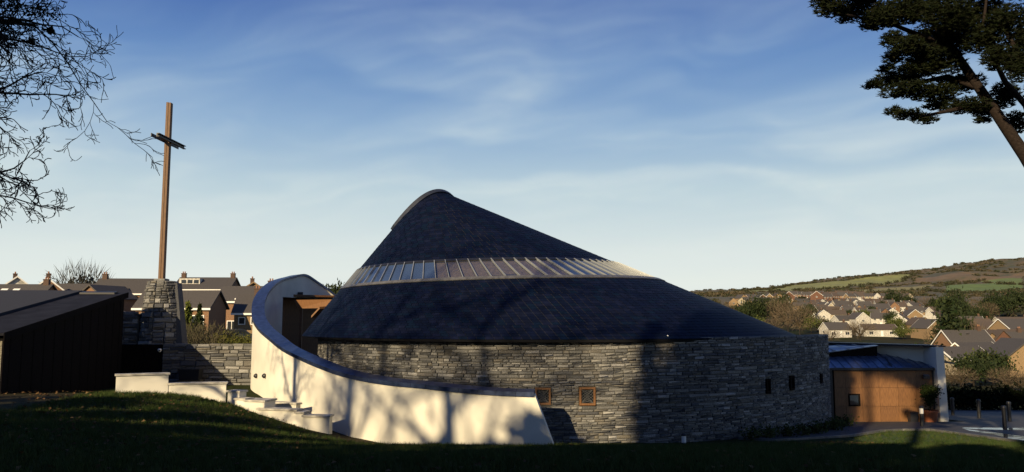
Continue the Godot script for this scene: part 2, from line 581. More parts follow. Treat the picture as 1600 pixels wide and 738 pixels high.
# ---------------------------------------------------------------- church
const CC := Vector3(1.66, 3.9, -41.87)
const CR := 11.91
const APEX := Vector3(-4.51, 11.74, -43.05)
func cone(th: float, u: float, lift := 0.0) -> Vector3:
	var b := CC + CR * Vector3(sin(th), 0, cos(th))
	var p := APEX + (b - APEX) * u
	if lift != 0.0: p += cone_normal(th) * lift
	return p
func cone_normal(th: float) -> Vector3:
	var b := CC + CR * Vector3(sin(th), 0, cos(th))
	var tg := Vector3(cos(th), 0, -sin(th))
	var nn := tg.cross(APEX - b).normalized()
	return nn if nn.y > 0 else -nn
func u_low(th: float) -> float: return 0.70 - 0.025 * sin(th)
func u_high(th: float) -> float: return 0.58 - 0.02 * sin(th)
func rim_u(th: float) -> float:
	var p0 := Vector3(-5.79, 9.86, -42.03)
	var p1 := Vector3(-4.73, 10.92, -42.03)
	var p2 := Vector3(-3.66, 11.35, -42.73)
	var nn := (p1 - p0).cross(p2 - p0)
	var g := cone(th, 1.0) - APEX
	var u := nn.dot(p0 - APEX) / nn.dot(g)
	if u < 0.0 or u > 0.3: u = 0.3
	return u
func drum_r(th: float) -> float:
	return table([[-PI, 11.2], [-1.6, 11.2], [-0.6, 11.6], [0.0, 11.78], [0.35, 12.0], [0.7, 12.45], [1.0, 13.05], [1.22, 13.63], [1.32, 13.9]], th)
func drum_p(th: float, y: float, off := 0.0) -> Vector3:
	var r := drum_r(th) + off
	return Vector3(CC.x + sin(th) * r, y, CC.z + cos(th) * r)
func drum_top(th: float) -> float:
	return 3.84 + 0.1 * smoothstep(0.05, 0.35, th)
func slates(u0: Callable, u1: Callable, courses: int, lift: float) -> MB:
	var mb := MB.new()
	for i in courses:
		var um: float = lerpf(u0.call(0.0), u1.call(0.0), (i + 0.5) / courses)
		var n := int(maxf(TAU * CR * um / 0.34, 10))
		for k in n:
			var a := TAU * (k + 0.5 * (i % 2)) / n - PI
			var b := a + TAU / n - 0.0016 / maxf(um, 0.1)
			var fa := i / float(courses)
			var fb := (i + 1.0) / courses + 0.004
			var ua: float = lerpf(u0.call(a), u1.call(a), fa)
			var ub: float = lerpf(u0.call(a), u1.call(a), fb)
			var va: float = lerpf(u0.call(b), u1.call(b), fa)
			var vb: float = lerpf(u0.call(b), u1.call(b), fb)
			var li := lift + 0.008 + rng.randf() * 0.005
			var p0 := cone(a, ua, li)
			var p1 := cone(b, va, li + rng.randf() * 0.003)
			var p2 := cone(b, vb, lift + 0.003)
			var p3 := cone(a, ub, lift + 0.003)
			var tone := rng.randf_range(0.82, 1.2)
			mb.col = Color(0.0072, 0.0115, 0.031) * tone
			mb.col.a = 1.0
			mb.quad(p0, p1, p2, p3)
			mb.quad(cone(a, ua, lift - 0.01), cone(b, va, lift - 0.01), p1, p0)
	return mb
func cone_band(u0: Callable, u1: Callable, l0: float, l1: float, seg := 160) -> MB:
	var mb := MB.new()
	for k in seg:
		var a := TAU * k / seg - PI
		var b := TAU * (k + 1) / seg - PI
		mb.squad(cone(a, u0.call(a), l0), cone(b, u0.call(b), l0), cone(b, u1.call(b), l1), cone(a, u1.call(a), l1), cone_normal(a), cone_normal(b), cone_normal(b), cone_normal(a))
	return mb
func make_church():
	var ch := thing("church", "round church with dark slate cone roof above a curved stone wall", "church", Vector3.ZERO)
	# drum: mortar core, then the stones
	var t0 := -2.7
	var t1 := 1.235
	var core := MB.new()
	var seg := 140
	for k in seg:
		var a := lerpf(t0, t1, k / float(seg))
		var b := lerpf(t0, t1, (k + 1.0) / seg)
		var na := Vector3(sin(a), 0, cos(a))
		var nb := Vector3(sin(b), 0, cos(b))
		core.squad(drum_p(a, -1.2), drum_p(b, -1.2), drum_p(b, drum_top(b)), drum_p(a, drum_top(a)), na, nb, nb, na)
		core.squad(drum_p(b, -1.2, -0.5), drum_p(a, -1.2, -0.5), drum_p(a, drum_top(a), -0.5), drum_p(b, drum_top(b), -0.5), -nb, -na, -na, -nb)
		core.quad(drum_p(a, drum_top(a)), drum_p(b, drum_top(b)), drum_p(b, drum_top(b), -0.5), drum_p(a, drum_top(a), -0.5))
	core.quad(drum_p(t1, -1.2), drum_p(t1, -1.2, -0.5), drum_p(t1, drum_top(t1), -0.5), drum_p(t1, drum_top(t1)))
	var wall := part("stone_wall", core, M.mortar, ch)
	# arc length runs along a mean radius; windows as [th0, th1, y0, y1]
	var arc := [0.0]
	var ths := [t0]
	for k in 400:
		var a := lerpf(t0, t1, (k + 1) / 400.0)
		arc.append(arc[-1] + drum_p(a, 0).distance_to(drum_p(ths[-1], 0)))
		ths.append(a)
	var th_at := func(s: float) -> float:
		var i := clampi(arc.bsearch(s), 1, 400)
		return lerpf(ths[i - 1], ths[i], (s - arc[i - 1]) / (arc[i] - arc[i - 1]))
	var s_at := func(th: float) -> float:
		var f := clampf((th - t0) / (t1 - t0) * 400.0, 0, 399.99)
		return lerpf(arc[int(f)], arc[int(f) + 1], f - int(f))
	var th_px := func(px: float) -> float:         # the bearing of a feature of the wall
		var best := 0.0
		var e := 1e9
		for k in 400:
			var p := drum_p(ths[k], 2.0)
			if ths[k] < -1.3: continue
			var q := 800.0 + FOCAL * p.x / ((p.y - EYE.y) * sinp - p.z * cosp)
			if abs(q - px) < e:
				e = abs(q - px); best = ths[k]
		return best
	var holes := []
	var wins := [[850.0, 1.48, 2.12, 0.6], [918.0, 1.46, 2.14, 0.62], [1199.0, 1.6, 2.2, 0.26], [1237.0, 1.65, 2.25, 0.36], [1281.0, 1.75, 2.2, 0.26]]
	for w in wins:
		var s: float = s_at.call(th_px.call(w[0]))
		holes.append([s - w[3] * 0.5, s + w[3] * 0.5, w[1] + 0.6, w[2] + 0.6])
	var sv: float = s_at.call(th_px.call(701.0))
	holes.append([sv - 0.13, sv + 0.13, 3.32 + 0.6, 3.47 + 0.6])
	var rects := lay_courses(arc[-1], 4.44, 0.045, 0.135, 0.13, 0.55, holes)
	var place := func(s: float, y: float) -> Transform3D:
		var th: float = th_at.call(s)
		var nn := drum_p(th + 0.004, 0) - drum_p(th - 0.004, 0)
		var tx := nn.normalized()
		var z := tx.cross(Vector3.UP)
		return Transform3D(Basis(tx, Vector3.UP, z), drum_p(th, y - 0.6 + (drum_top(th) - 3.84) * y / 4.44))
	var seen := func(s: float, y: float) -> bool:
		return s > s_at.call(-0.75) and y > 0.55
	build_stones(rects, place, wall, 300, 0.012, 0.05, seen)
	# window frames and panes stand in the openings
	var wi := 0
	for w in wins:
		var s: float = s_at.call(th_px.call(w[0]))
		var tf: Transform3D = place.call(s, (w[1] + w[2]) * 0.5 + 0.6)
		var hw: float = w[3] * 0.5 - 0.01
		var hh: float = (w[2] - w[1]) * 0.5 - 0.01
		var fr := MB.new()
		var fw := 0.075
		for q in [[-hw, hw, hh - fw, hh], [-hw, hw, -hh, -hh + fw], [-hw, -hw + fw, -hh + fw, hh - fw], [hw - fw, hw, -hh + fw, hh - fw]]:
			fr.bx(Vector3(q[0], q[2], 0.004), Vector3(q[1], q[3], 0.1))
		var fo := part("window_frame", fr, M.timber if wi < 2 else M.dark_timber, ch)
		fo.transform = tf
		var pm := MB.new()
		pm.bx(Vector3(-hw + fw, -hh + fw, 0.006), Vector3(hw - fw, hh - fw, 0.03))
		part("pane", pm, M.glass, fo)
		if wi < 2:
			var ld := MB.new()
			var iw := hw - fw
			var ih := hh - fw
			for k in range(-3, 4):                                  # diamond leading, clipped to the pane
				for sg in [-1.0, 1.0]:
					var off: float = k * ih * 0.5
					var pa := Vector3(-iw, clampf(off - sg * ih, -ih, ih), 0.034)
					var pb := Vector3(iw, clampf(off + sg * ih, -ih, ih), 0.034)
					if pa.distance_to(pb) > 0.1: ld.tube([pa, pb], [0.008, 0.008], 4)
			part("leading", ld, M.flash, fo)
		wi += 1
	# roof
	var one := func(_a): return 1.0
	var zero := func(a): return rim_u(a)
	var lowc := func(a): return u_low(a)
	var highc := func(a): return u_high(a)
	var eave := func(_a): return 1.018
	var roof := part("roof", cone_band(one, zero, 0.0, 0.0), M.under, ch)
	var lo := part("lower_slates", slates(eave, lowc, 24, 0.14), M.slate, roof)
	lo.set_meta("kind", "stuff")
	var up := part("upper_slates", slates(highc, zero, 34, 0.06), M.slate, roof)
	up.set_meta("kind", "stuff")
	part("lower_deck", cone_band(eave, lowc, 0.125, 0.125), M.under, roof)
	part("upper_deck", cone_band(highc, zero, 0.045, 0.045), M.under, roof)
	# eave soffit and edge
	var so := MB.new()
	var fe := MB.new()
	for k in 160:
		var a := TAU * k / 160.0
		var b := TAU * (k + 1) / 160.0
		var pa := cone(a, 1.018, 0.13)
		var pb := cone(b, 1.018, 0.13)
		var qa := cone(a, 1.016, 0.0)
		var qb := cone(b, 1.016, 0.0)
		fe.quad(qa, qb, pb, pa)
		so.quad(Vector3(CC.x + sin(b) * 10.8, 3.86, CC.z + cos(b) * 10.8), qb, qa, Vector3(CC.x + sin(a) * 10.8, 3.86, CC.z + cos(a) * 10.8))
	part("eave_edge", fe, M.dark_metal, roof)
	part("soffit", so, M.porch_timber, roof)
	# glazed band
	var band := Node3D.new()
	band.name = "glazed_band"
	ch.add_child(band)
	var np := 84
	var sill := MB.new()
	var head := MB.new()
	for k in np:
		var a := TAU * k / np - PI
		var b := TAU * (k + 1) / np - PI
		var g := 0.042 / (CR * 0.64)
		var pm := MB.new()
		pm.hexa([cone(a + g, u_low(a) - 0.004, 0.05), cone(b - g, u_low(b) - 0.004, 0.05), cone(b - g, u_high(b) + 0.004, 0.05), cone(a + g, u_high(a) + 0.004, 0.05),
			cone(a + g, u_low(a) - 0.004, 0.085), cone(b - g, u_low(b) - 0.004, 0.085), cone(b - g, u_high(b) + 0.004, 0.085), cone(a + g, u_high(a) + 0.004, 0.085)])
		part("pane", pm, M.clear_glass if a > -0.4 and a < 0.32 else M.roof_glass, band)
		if a > -0.4 and a < 0.32:                   # tan blinds drawn behind these panes
			var dr := u_low(a) - 0.004 - rng.randf() * 0.03
			var bm := MB.new()
			bm.quad(cone(a + g, dr, 0.02), cone(b - g, dr, 0.02), cone(b - g, u_high(b), 0.02), cone(a + g, u_high(a), 0.02))
			part("blind", bm, M.blind, band)
		var mm := MB.new()
		mm.hexa([cone(a - g * 0.45, u_low(a), 0.04), cone(a + g * 0.45, u_low(a), 0.04), cone(a + g * 0.5, u_high(a), 0.04), cone(a - g * 0.5, u_high(a), 0.04),
			cone(a - g * 0.45, u_low(a), 0.15), cone(a + g * 0.45, u_low(a), 0.15), cone(a + g * 0.5, u_high(a), 0.15), cone(a - g * 0.5, u_high(a), 0.15)])
		part("mullion", mm, M.mullion, band)
		for j in 3:
			var c0 := lerpf(a, b, j / 3.0)
			var c1 := lerpf(a, b, (j + 1) / 3.0)
			var l0 := u_low(c0)
			var l1 := u_low(c1)
			sill.hexa([cone(c0, l0 + 0.008, 0.1), cone(c1, l1 + 0.008, 0.1), cone(c1, l1 - 0.006, 0.1), cone(c0, l0 - 0.006, 0.1), cone(c0, l0 + 0.008, 0.185), cone(c1, l1 + 0.008, 0.185), cone(c1, l1 - 0.006, 0.185), cone(c0, l0 - 0.006, 0.185)])
			var h0 := u_high(c0)
			var h1 := u_high(c1)
			head.hexa([cone(c0, h0 + 0.006, 0.04), cone(c1, h1 + 0.006, 0.04), cone(c1, h1 - 0.006, 0.04), cone(c0, h0 - 0.006, 0.04), cone(c0, h0 + 0.006, 0.12), cone(c1, h1 + 0.006, 0.12), cone(c1, h1 - 0.006, 0.12), cone(c0, h0 - 0.006, 0.12)])
	part("sill", sill, M.flash, band)
	part("head_flashing", head, M.dark_metal, band)
	# the slanting hoop at the top with its rooflight
	var hoop := MB.new()
	var lid := MB.new()
	var mid := Vector3.ZERO
	for k in 64: mid += cone(TAU * k / 64.0 - PI, rim_u(TAU * k / 64.0 - PI)) / 64.0
	var pn := (Vector3(-4.73, 10.92, -42.03) - Vector3(-5.79, 9.86, -42.03)).cross(Vector3(-3.66, 11.35, -42.73) - Vector3(-5.79, 9.86, -42.03)).normalized()
	if pn.y < 0: pn = -pn
	for k in 64:
		var a := TAU * k / 64.0 - PI
		var b := TAU * (k + 1) / 64.0 - PI
		var pa := cone(a, rim_u(a), 0.02)
		var pb := cone(b, rim_u(b), 0.02)
		var oa := (pa - mid).normalized() * 0.16
		var ob := (pb - mid).normalized() * 0.16
		hoop.hexa([pa + oa - pn * 0.12, pb + ob - pn * 0.12, pb - ob * 0.5 - pn * 0.12, pa - oa * 0.5 - pn * 0.12, pa + oa + pn * 0.15, pb + ob + pn * 0.15, pb - ob * 0.5 + pn * 0.15, pa - oa * 0.5 + pn * 0.15])
		lid.tri(mid + pn * 0.03, pa + pn * 0.03, pb + pn * 0.03)
	part("hoop", hoop, mat(lin(0.03, 0.037, 0.058), 0.5, noise_mid, 0.5), roof)
	part("rooflight", lid, M.glass, roof)
	# a small floodlight on the eave and a hopper on the wall
	var fl := MB.new()
	var ft: float = th_px.call(1045.0)
	fl.lathe(drum_p(ft, 3.93, 0.0), [[0.0, 0.0], [0.04, 0.0], [0.05, 0.05], [0.03, 0.09], [0.0, 0.1]], 10)
	part("flood_lamp", fl, M.white_paint, ch)

# ---------------------------------------------------------------- the curling white wall
const CURL := [   # outer edge of the wall: x, z, height of the top, from end to end (surveyed below)
	[835, 616, 27.4], [790, 614.5, 27.5], [748, 612, 27.7], [703, 608, 28.05], [659, 603, 28.55], [610, 598.5, 29.25], [562, 591, 30.3], [530, 583, 31.2], [507, 575, 32.0], [480, 564, 33.2], [445, 547, 35.2], [423, 530, 36.9], [406, 515, 38.7], [397, 501, 40.3], [395, 488, 41.6], [397, 472, 43.2], [406, 456, 45.2], [423, 442, 47.3], [445, 435, 49.2], [467, 432, 50.8], [492, 446, 52.0], [517, 462, 52.9], [545, 478, 53.4]]
func make_white_wall():
	var th := thing("curved_wall", "cream rendered wall curling round the church, rising to a blue metal coping", "wall")
	var cv := []
	var n := CURL.size()
	for i in n - 1:
		for k in 6:
			var t := k / 6.0
			var p := []
			for j in [-1, 0, 1, 2]:
				var q: Array = CURL[clampi(i + j, 0, n - 1)]
				p.append(at(q[0], q[1], q[2]))
			cv.append((p[1] as Vector3).cubic_interpolate(p[2], p[0], p[3], t))
	cv.append(at(CURL[-1][0], CURL[-1][1], CURL[-1][2]))
	var m := cv.size()
	var inn := []
	for i in m:
		var d: Vector3 = cv[min(i + 1, m - 1)] - cv[max(i - 1, 0)]
		d.y = 0
		inn.append(d.normalized().cross(Vector3.UP) * -1.0)
	# inward side: towards the church
	for i in m:
		var to := Vector3(CC.x, 0, CC.z) - Vector3(cv[i].x, 0, cv[i].z)
		if inn[i].dot(to) < 0: inn[i] = -inn[i]
	var thick := 0.5
	var lintel := 5.95
	var body := MB.new()
	for i in m - 1:
		var j := i + 1
		var open := false
		if cv[i].z < -47.9: open = true
		var yb0 := -1.5 if not open else lintel
		var a0 := Vector3(cv[i].x, yb0, cv[i].z)
		var b0 := Vector3(cv[j].x, yb0, cv[j].z)
		if i == 0: pass
		var ea := 0.0
		# the free end leans: its foot runs further than its head
		if i < 6: a0 += Vector3(0.72 * (6 - i) / 6.0, 0, 0)
		if j < 6: b0 += Vector3(0.72 * (6 - j) / 6.0, 0, 0)
		if i < 6: a0.y = 0.2; 
		if i < 6: b0.y = 0.2
		var na: Vector3 = -inn[i]
		var nb: Vector3 = -inn[j]
		body.squad(b0, a0, cv[i], cv[j], nb, na, na, nb)
		var ai: Vector3 = a0 + inn[i] * thick
		var bi: Vector3 = b0 + inn[j] * thick
		var ti: Vector3 = cv[i] + inn[i] * thick
		var tj: Vector3 = cv[j] + inn[j] * thick
		body.squad(ai, bi, tj, ti, -na, -nb, -nb, -na)
		if i == 0: body.quad(a0, ai, ti, cv[i])
		if i == m - 2: body.quad(bi, b0, cv[j], tj)
		if open: body.quad(a0, b0, bi, ai)
		if open and not (cv[i - 1].z < -47.9):
			body.quad(Vector3(cv[i].x, -1.5, cv[i].z), Vector3(cv[i].x, -1.5, cv[i].z) + inn[i] * thick, ai, a0)
	part("rendered_wall", body, M.white, th)
	# metal coping in short lengths with a raised joint between
	var run := 0.0
	var start := 0
	for i in range(1, m):
		run += cv[i].distance_to(cv[i - 1])
		if run > 0.55 or i == m - 1:
			var cp := MB.new()
			for k in range(start, i):
				var l := k + 1
				var oa: Vector3 = cv[k] - inn[k] * 0.07
				var ob: Vector3 = cv[l] - inn[l] * 0.07
				var ia: Vector3 = cv[k] + inn[k] * (thick + 0.07)
				var ib: Vector3 = cv[l] + inn[l] * (thick + 0.07)
				if k == start: 
					var dd: Vector3 = (cv[l] - cv[k]).normalized() * 0.012
					oa += dd; ia += dd
				var up0 := Vector3(0, 0.0, 0)
				cp.hexa([oa + Vector3(0, -0.09, 0), ob + Vector3(0, -0.09, 0), ib + Vector3(0, -0.02, 0), ia + Vector3(0, -0.02, 0), oa + Vector3(0, 0.06, 0), ob + Vector3(0, 0.06, 0), ib + Vector3(0, 0.12, 0), ia + Vector3(0, 0.12, 0)])
			part("coping_panel", cp, M.zinc, th)
			start = i
			run = 0.0
	# porch behind the opening in the far turn of the wall
	var porch := thing("porch", "dark timber porch with an orange beam inside the curl of the white wall", "porch")
	var pb := MB.new()
	var A := Vector3(-14.6, 0, -48.2)
	var B := Vector3(-9.5, 0, -54.6)
	pb.hexa([Vector3(-15.0, 0.5, -49.3), Vector3(-9.8, 0.5, -55.6), Vector3(-10.0, 0.5, -55.8), Vector3(-15.2, 0.5, -49.5), Vector3(-15.0, 6.2, -49.3), Vector3(-9.8, 6.2, -55.6), Vector3(-10.0, 6.2, -55.8), Vector3(-15.2, 6.2, -49.5)])
	part("back_wall", pb, M.porch_timber, porch)
	var pc := MB.new()
	pc.hexa([Vector3(-14.5, 6.02, -48.2), Vector3(-9.3, 6.02, -53.2), Vector3(-9.7, 6.02, -55.9), Vector3(-15.2, 6.02, -49.5), Vector3(-14.5, 6.14, -48.2), Vector3(-9.3, 6.14, -53.2), Vector3(-9.7, 6.14, -55.9), Vector3(-15.2, 6.14, -49.5)])
	part("ceiling", pc, M.porch_timber, porch)
	var pe := MB.new()
	pe.hexa([Vector3(-14.4, 0.5, -48.0), Vector3(-14.3, 0.5, -48.2), Vector3(-15.0, 0.5, -49.5), Vector3(-15.15, 0.5, -49.3), Vector3(-14.4, 6.0, -48.0), Vector3(-14.3, 6.0, -48.2), Vector3(-15.0, 6.0, -49.5), Vector3(-15.15, 6.0, -49.3)])
	part("side_wall", pe, M.porch_timber, porch)
	var beam := MB.new()
	var p0 := at(459, 469, 47.6)
	var p1 := at(520, 468, 46.4)
	var dn := Vector3(0, -0.5, 0)
	var bk := Vector3(-0.1, 0, -0.35)
	beam.hexa([p0 + dn + Vector3(0.25, 0, 0), p1 + dn, p1 + dn + bk, p0 + dn + bk + Vector3(0.25, 0, 0), p0, p1, p1 + bk, p0 + bk])
	part("beam", beam, M.timber, porch)
	var post := MB.new()
	var q := at(431, 470, 48.6)
	post.bx(Vector3(p0.x + 0.3, 1.0, p0.z - 0.33), Vector3(p0.x + 0.46, p0.y - 0.5, p0.z - 0.17))
	part("post", post, M.porch_timber, porch)
	var sk := MB.new()
	var s0 := at(486, 497, 45.5)
	var s1 := at(499, 483, 45.5)
	var sd := Vector3(0.5, 0.05, -0.6)
	sk.hexa([s0, s0 + sd, s1 + sd, s1, s0 + Vector3(0, 0.12, 0), s0 + sd + Vector3(0, 0.12, 0), s1 + sd + Vector3(0, 0.12, 0), s1 + Vector3(0, 0.12, 0)])
	part("canopy_edge", sk, M.timber, porch)
	# fittings on the wall
	for px in [404.5, 416.0]:
		var w := wall_hit(cv, px)
		var wl := thing("wall_lamp", "small black round lamp on the cream curved wall" , "lamp", w[0], 0.0, "pair of black lamps on the curved wall")
		var lm := MB.new()
		lm.lathe(Vector3.ZERO, [[0.0, -0.01], [0.1, 0.0], [0.12, 0.06], [0.08, 0.12], [0.0, 0.13]], 12)
		var o := part("housing", lm, M.dark_metal, wl)
		var nz: Vector3 = w[1]
		o.basis = Basis(nz.cross(Vector3.UP).normalized(), nz, nz.cross(Vector3.UP).normalized().cross(nz))
		var ln := MB.new()
		ln.lathe(Vector3.ZERO, [[0.0, 0.131], [0.06, 0.131], [0.05, 0.15], [0.0, 0.152]], 10)
		var o2 := part("lens", ln, M.glass, wl)
		o2.basis = o.basis
	var fl := thing("flood_lamp", "small black flood lamp above the dark porch opening", "lamp", at(470, 459, 50.1) + Vector3(0, 0, 0.2))
	var fm := MB.new()
	fm.box(Transform3D(Basis(Vector3.UP, 0.6), Vector3.ZERO), Vector3(0.3, 0.16, 0.2))
	fm.box(Transform3D(Basis(Vector3.UP, 0.6), Vector3(-0.05, 0.02, -0.2)), Vector3(0.08, 0.06, 0.3))
	part("housing", fm, M.dark_metal, fl)
func wall_hit(cv: Array, px: float) -> Array:
	for i in range(60, cv.size() - 1):
		var p: Vector3 = cv[i]
		var q := 800.0 + FOCAL * p.x / ((3.0 - EYE.y) * sinp - p.z * cosp)
		if q <= px:
			var y := EYE.y + (500.0 - 586.0) / FOCAL * -p.z
			var d: Vector3 = cv[i + 1] - cv[i - 1]
			d.y = 0
			var nn := d.normalized().cross(Vector3.UP)
			if nn.dot(Vector3(0, 0, 1)) < 0: nn = -nn
			return [Vector3(p.x, y, p.z) + nn * 0.012, nn]
	return [cv[-1], Vector3(0, 0, 1)]

# ---------------------------------------------------------------- annex on the right
func make_annex():
	var an := thing("church_annex", "low church annex with orange timber front under a blue metal roof", "annex")
	var zf := -39.8
	var x0 := 15.75
	var x1 := 20.6
	var yb := -0.42
	var yt := 2.13
	var bk := MB.new()
	bk.bx(Vector3(x0 - 1.5, -1.2, zf - 0.35), Vector3(x1, yt + 0.02, zf - 0.06))
	part("back_wall", bk, M.dark_timber, an)
	var tw := Node3D.new()
	tw.name = "timber_front"
	an.add_child(tw)
	var xsx := [0.0, 0.55, 1.35, 2.2, 3.1, 4.0, 4.85]
	var ysy := [0.0, 0.83, 1.72, 2.55]
	for i in 6:
		for j in 3:
			var lo := Vector3(x0 + xsx[i] + 0.006, yb + ysy[j] + 0.006, zf - 0.06)
			var hi := Vector3(x0 + xsx[i + 1] - 0.006, yb + ysy[j + 1] - 0.006, zf)
			if i == 1 and j == 1:                    # window opening low in this panel's middle
				for q in [[lo.x, 16.41, lo.y, hi.y], [16.99, hi.x, lo.y, hi.y], [16.41, 16.99, 1.01, hi.y]]:
					var pc := MB.new()
					if q[1] > q[0]: pc.bx(Vector3(q[0], q[2], lo.z), Vector3(q[1], q[3], hi.z))
					part("timber_panel", pc, M.timber2, tw)
				continue
			var pm := MB.new()
			pm.bx(lo, hi)
			part("timber_panel", pm, M.timber if (i * 2 + j) % 3 else M.timber2, tw)
	var fr := MB.new()
	for q in [[16.42, 16.98, 0.94, 1.0], [16.42, 16.98, 0.42, 0.48], [16.42, 16.48, 0.48, 0.94], [16.92, 16.98, 0.48, 0.94]]:
		fr.bx(Vector3(q[0], q[2], zf - 0.05), Vector3(q[1], q[3], zf + 0.03))
	var fo := part("window_frame", fr, M.dark_timber, an)
	var gp := MB.new()
	gp.bx(Vector3(16.48, 0.48, zf - 0.03), Vector3(16.92, 0.94, zf - 0.01))
	part("pane", gp, M.glass, fo)
	var corner := MB.new()
	corner.bx(Vector3(x0 - 0.24, -0.8, zf - 0.1), Vector3(x0 - 0.08, yt, zf + 0.02))
	corner.bx(Vector3(x1 - 0.06, -0.8, zf - 0.1), Vector3(x1 + 0.02, yt, zf + 0.015))
	part("corner_post", corner, M.dark_metal, an)
	var fas := MB.new()
	fas.bx(Vector3(x0 - 1.4, yt + 0.02, zf - 0.2), Vector3(x1 + 0.02, yt + 0.13, zf + 0.16))
	part("gutter", fas, M.dark_metal, an)
	# metal roof: a bowed sheet with standing seams
	var rf := MB.new()
	var seams := MB.new()
	var P := func(u: float, v: float) -> Vector3:      # u along the front, v away from it
		var f := Vector3(lerpf(x0 - 1.4, x1, u), yt + 0.135, zf + 0.15)
		var b := Vector3(lerpf(x0 - 1.0, x1, u), lerpf(3.35, 2.45, u * u), lerpf(-45.2, -40.6, u))
		var p := f.lerp(b, v)
		p.y += sin(v * PI) * 0.14 * (1.0 - u * 0.7)
		return p
	for i in 24:
		for j in 8:
			var u := i / 24.0
			var v := j / 8.0
			rf.quad(P.call(u, v), P.call(u + 1 / 24.0, v), P.call(u + 1 / 24.0, v + 0.125), P.call(u, v + 0.125))
	for i in 15:
		var u := (i + 0.5) / 15.0
		var path := []
		var rad := []
		for j in 9:
			path.append(P.call(u, j / 8.0) + Vector3(0, 0.02, 0)); rad.append(0.022)
		seams.tube(path, rad, 4)
	var ro := part("metal_roof", rf, M.zinc_light, an)
	part("standing_seams", seams, M.zinc_light, ro)
	# white wall behind the roof, and its end standing forward as a fin
	var ww := MB.new()
	var e0 := Vector3(x1 + 0.05, 0, -40.7)
	var e1 := Vector3(14.2, 0, -46.5)
	var off := Vector3(0.25, 0, -0.3)
	ww.hexa([e1 + Vector3(0, -1, 0), e0 + Vector3(0, -1, 0), e0 + off + Vector3(0, -1, 0), e1 + off + Vector3(0, -1, 0), e1 + Vector3(0, 3.36, 0), e0 + Vector3(0, 3.28, 0), e0 + off + Vector3(0, 3.28, 0), e1 + off + Vector3(0, 3.36, 0)])
	part("parapet_wall", ww, M.white, an)
	var fin := MB.new()
	fin.hexa([Vector3(20.66, -1.1, -39.4), Vector3(21.06, -1.1, -39.4), Vector3(21.1, -1.1, -41.4), Vector3(20.66, -1.1, -41.4), Vector3(20.64, 3.27, -39.5), Vector3(21.02, 3.27, -39.5), Vector3(21.02, 3.27, -41.4), Vector3(20.64, 3.27, -41.4)])
	part("fin", fin, M.white, an)
	var cap := MB.new()
	cap.hexa([e1 + Vector3(-0.1, 3.365, 0.15), Vector3(21.1, 3.285, -39.42), Vector3(21.1, 3.285, -41.5), e1 + off + Vector3(0, 3.365, -0.1), e1 + Vector3(-0.1, 3.43, 0.15), Vector3(21.1, 3.35, -39.42), Vector3(21.1, 3.35, -41.5), e1 + off + Vector3(0, 3.43, -0.1)])
	part("capping", cap, M.dark_metal, an)
	var eav := MB.new()
	eav.hexa([Vector3(21.14, 2.55, -40.3), Vector3(23.0, 2.3, -42.2), Vector3(22.6, 2.4, -46.0), Vector3(21.14, 2.9, -46.0), Vector3(21.14, 2.67, -40.3), Vector3(23.0, 2.38, -42.2), Vector3(22.6, 2.5, -46.0), Vector3(21.14, 3.05, -46.0)])
	part("side_eave", eav, M.dark_metal, an)
	var sw := MB.new()
	sw.bx(Vector3(21.03, -1.2, -46.0), Vector3(21.5, 2.5, -41.5))
	part("side_wall", sw, M.timber2, an)
	# wedge rooflight
	var wd := MB.new()
	var wz := -41.2
	wd.hexa([Vector3(15.0, 2.4, wz), Vector3(18.55, 2.4, wz), Vector3(18.55, 2.4, wz - 1.5), Vector3(15.0, 2.4, wz - 1.5), Vector3(15.0, 2.78, wz), Vector3(18.55, 3.26, wz), Vector3(18.55, 3.3, wz - 1.5), Vector3(15.0, 3.1, wz - 1.5)])
	var lant := part("rooflight_box", wd, M.dark_timber, an)
	var gl := MB.new()
	gl.hexa([Vector3(14.95, 2.79, wz + 0.06), Vector3(18.6, 3.275, wz + 0.06), Vector3(18.6, 3.31, wz - 1.55), Vector3(14.95, 3.11, wz - 1.55), Vector3(14.95, 2.83, wz + 0.06), Vector3(18.6, 3.315, wz + 0.06), Vector3(18.6, 3.35, wz - 1.55), Vector3(14.95, 3.15, wz - 1.55)])
	part("pane", gl, M.zinc_light, lant)
	for k in 4:
		var bar := MB.new()
		var u := (k + 1) / 5.0
		bar.tube([Vector3(lerpf(14.95, 18.6, u), lerpf(2.84, 3.325, u), wz + 0.06), Vector3(lerpf(14.95, 18.6, u), lerpf(3.16, 3.36, u), wz - 1.55)], [0.025, 0.025], 4)
		part("glazing_bar", bar, M.mullion, lant)
	var pipe := MB.new()
	pipe.tube([Vector3(18.6, 2.2, zf + 0.12), Vector3(18.6, 2.75, zf - 0.6)], [0.05, 0.05], 8)
	part("downpipe", pipe, M.dark_metal, an)
	# lamp under the eave
	var lt := thing("eave_lamp", "small pale flood lamp at the eave beside the white fin", "lamp", Vector3(20.2, 1.85, zf))
	var lm := MB.new()
	lm.box(Transform3D(Basis(Vector3.RIGHT, 0.5), Vector3(0, 0, 0.14)), Vector3(0.26, 0.14, 0.16))
	lm.bx(Vector3(-0.03, -0.05, 0.0), Vector3(0.03, 0.03, 0.12))
	part("housing", lm, M.flash, lt)
	# potted evergreen
	var pt := thing("potted_shrub", "dark clipped evergreen in a terracotta pot before the timber wall", "potted plant", on_ground(20.0, zf + 0.75))
	var pot := MB.new()
	pot.lathe(Vector3.ZERO, [[0.0, 0.0], [0.24, 0.0], [0.33, 0.5], [0.37, 0.5], [0.37, 0.6], [0.31, 0.6], [0.3, 0.52], [0.0, 0.52]], 18)
	part("pot", pot, M.terracotta, pt)
	var st := MB.new()
	st.tube([Vector3(0, 0.5, 0), Vector3(0.01, 0.8, 0.01)], [0.035, 0.03], 6)
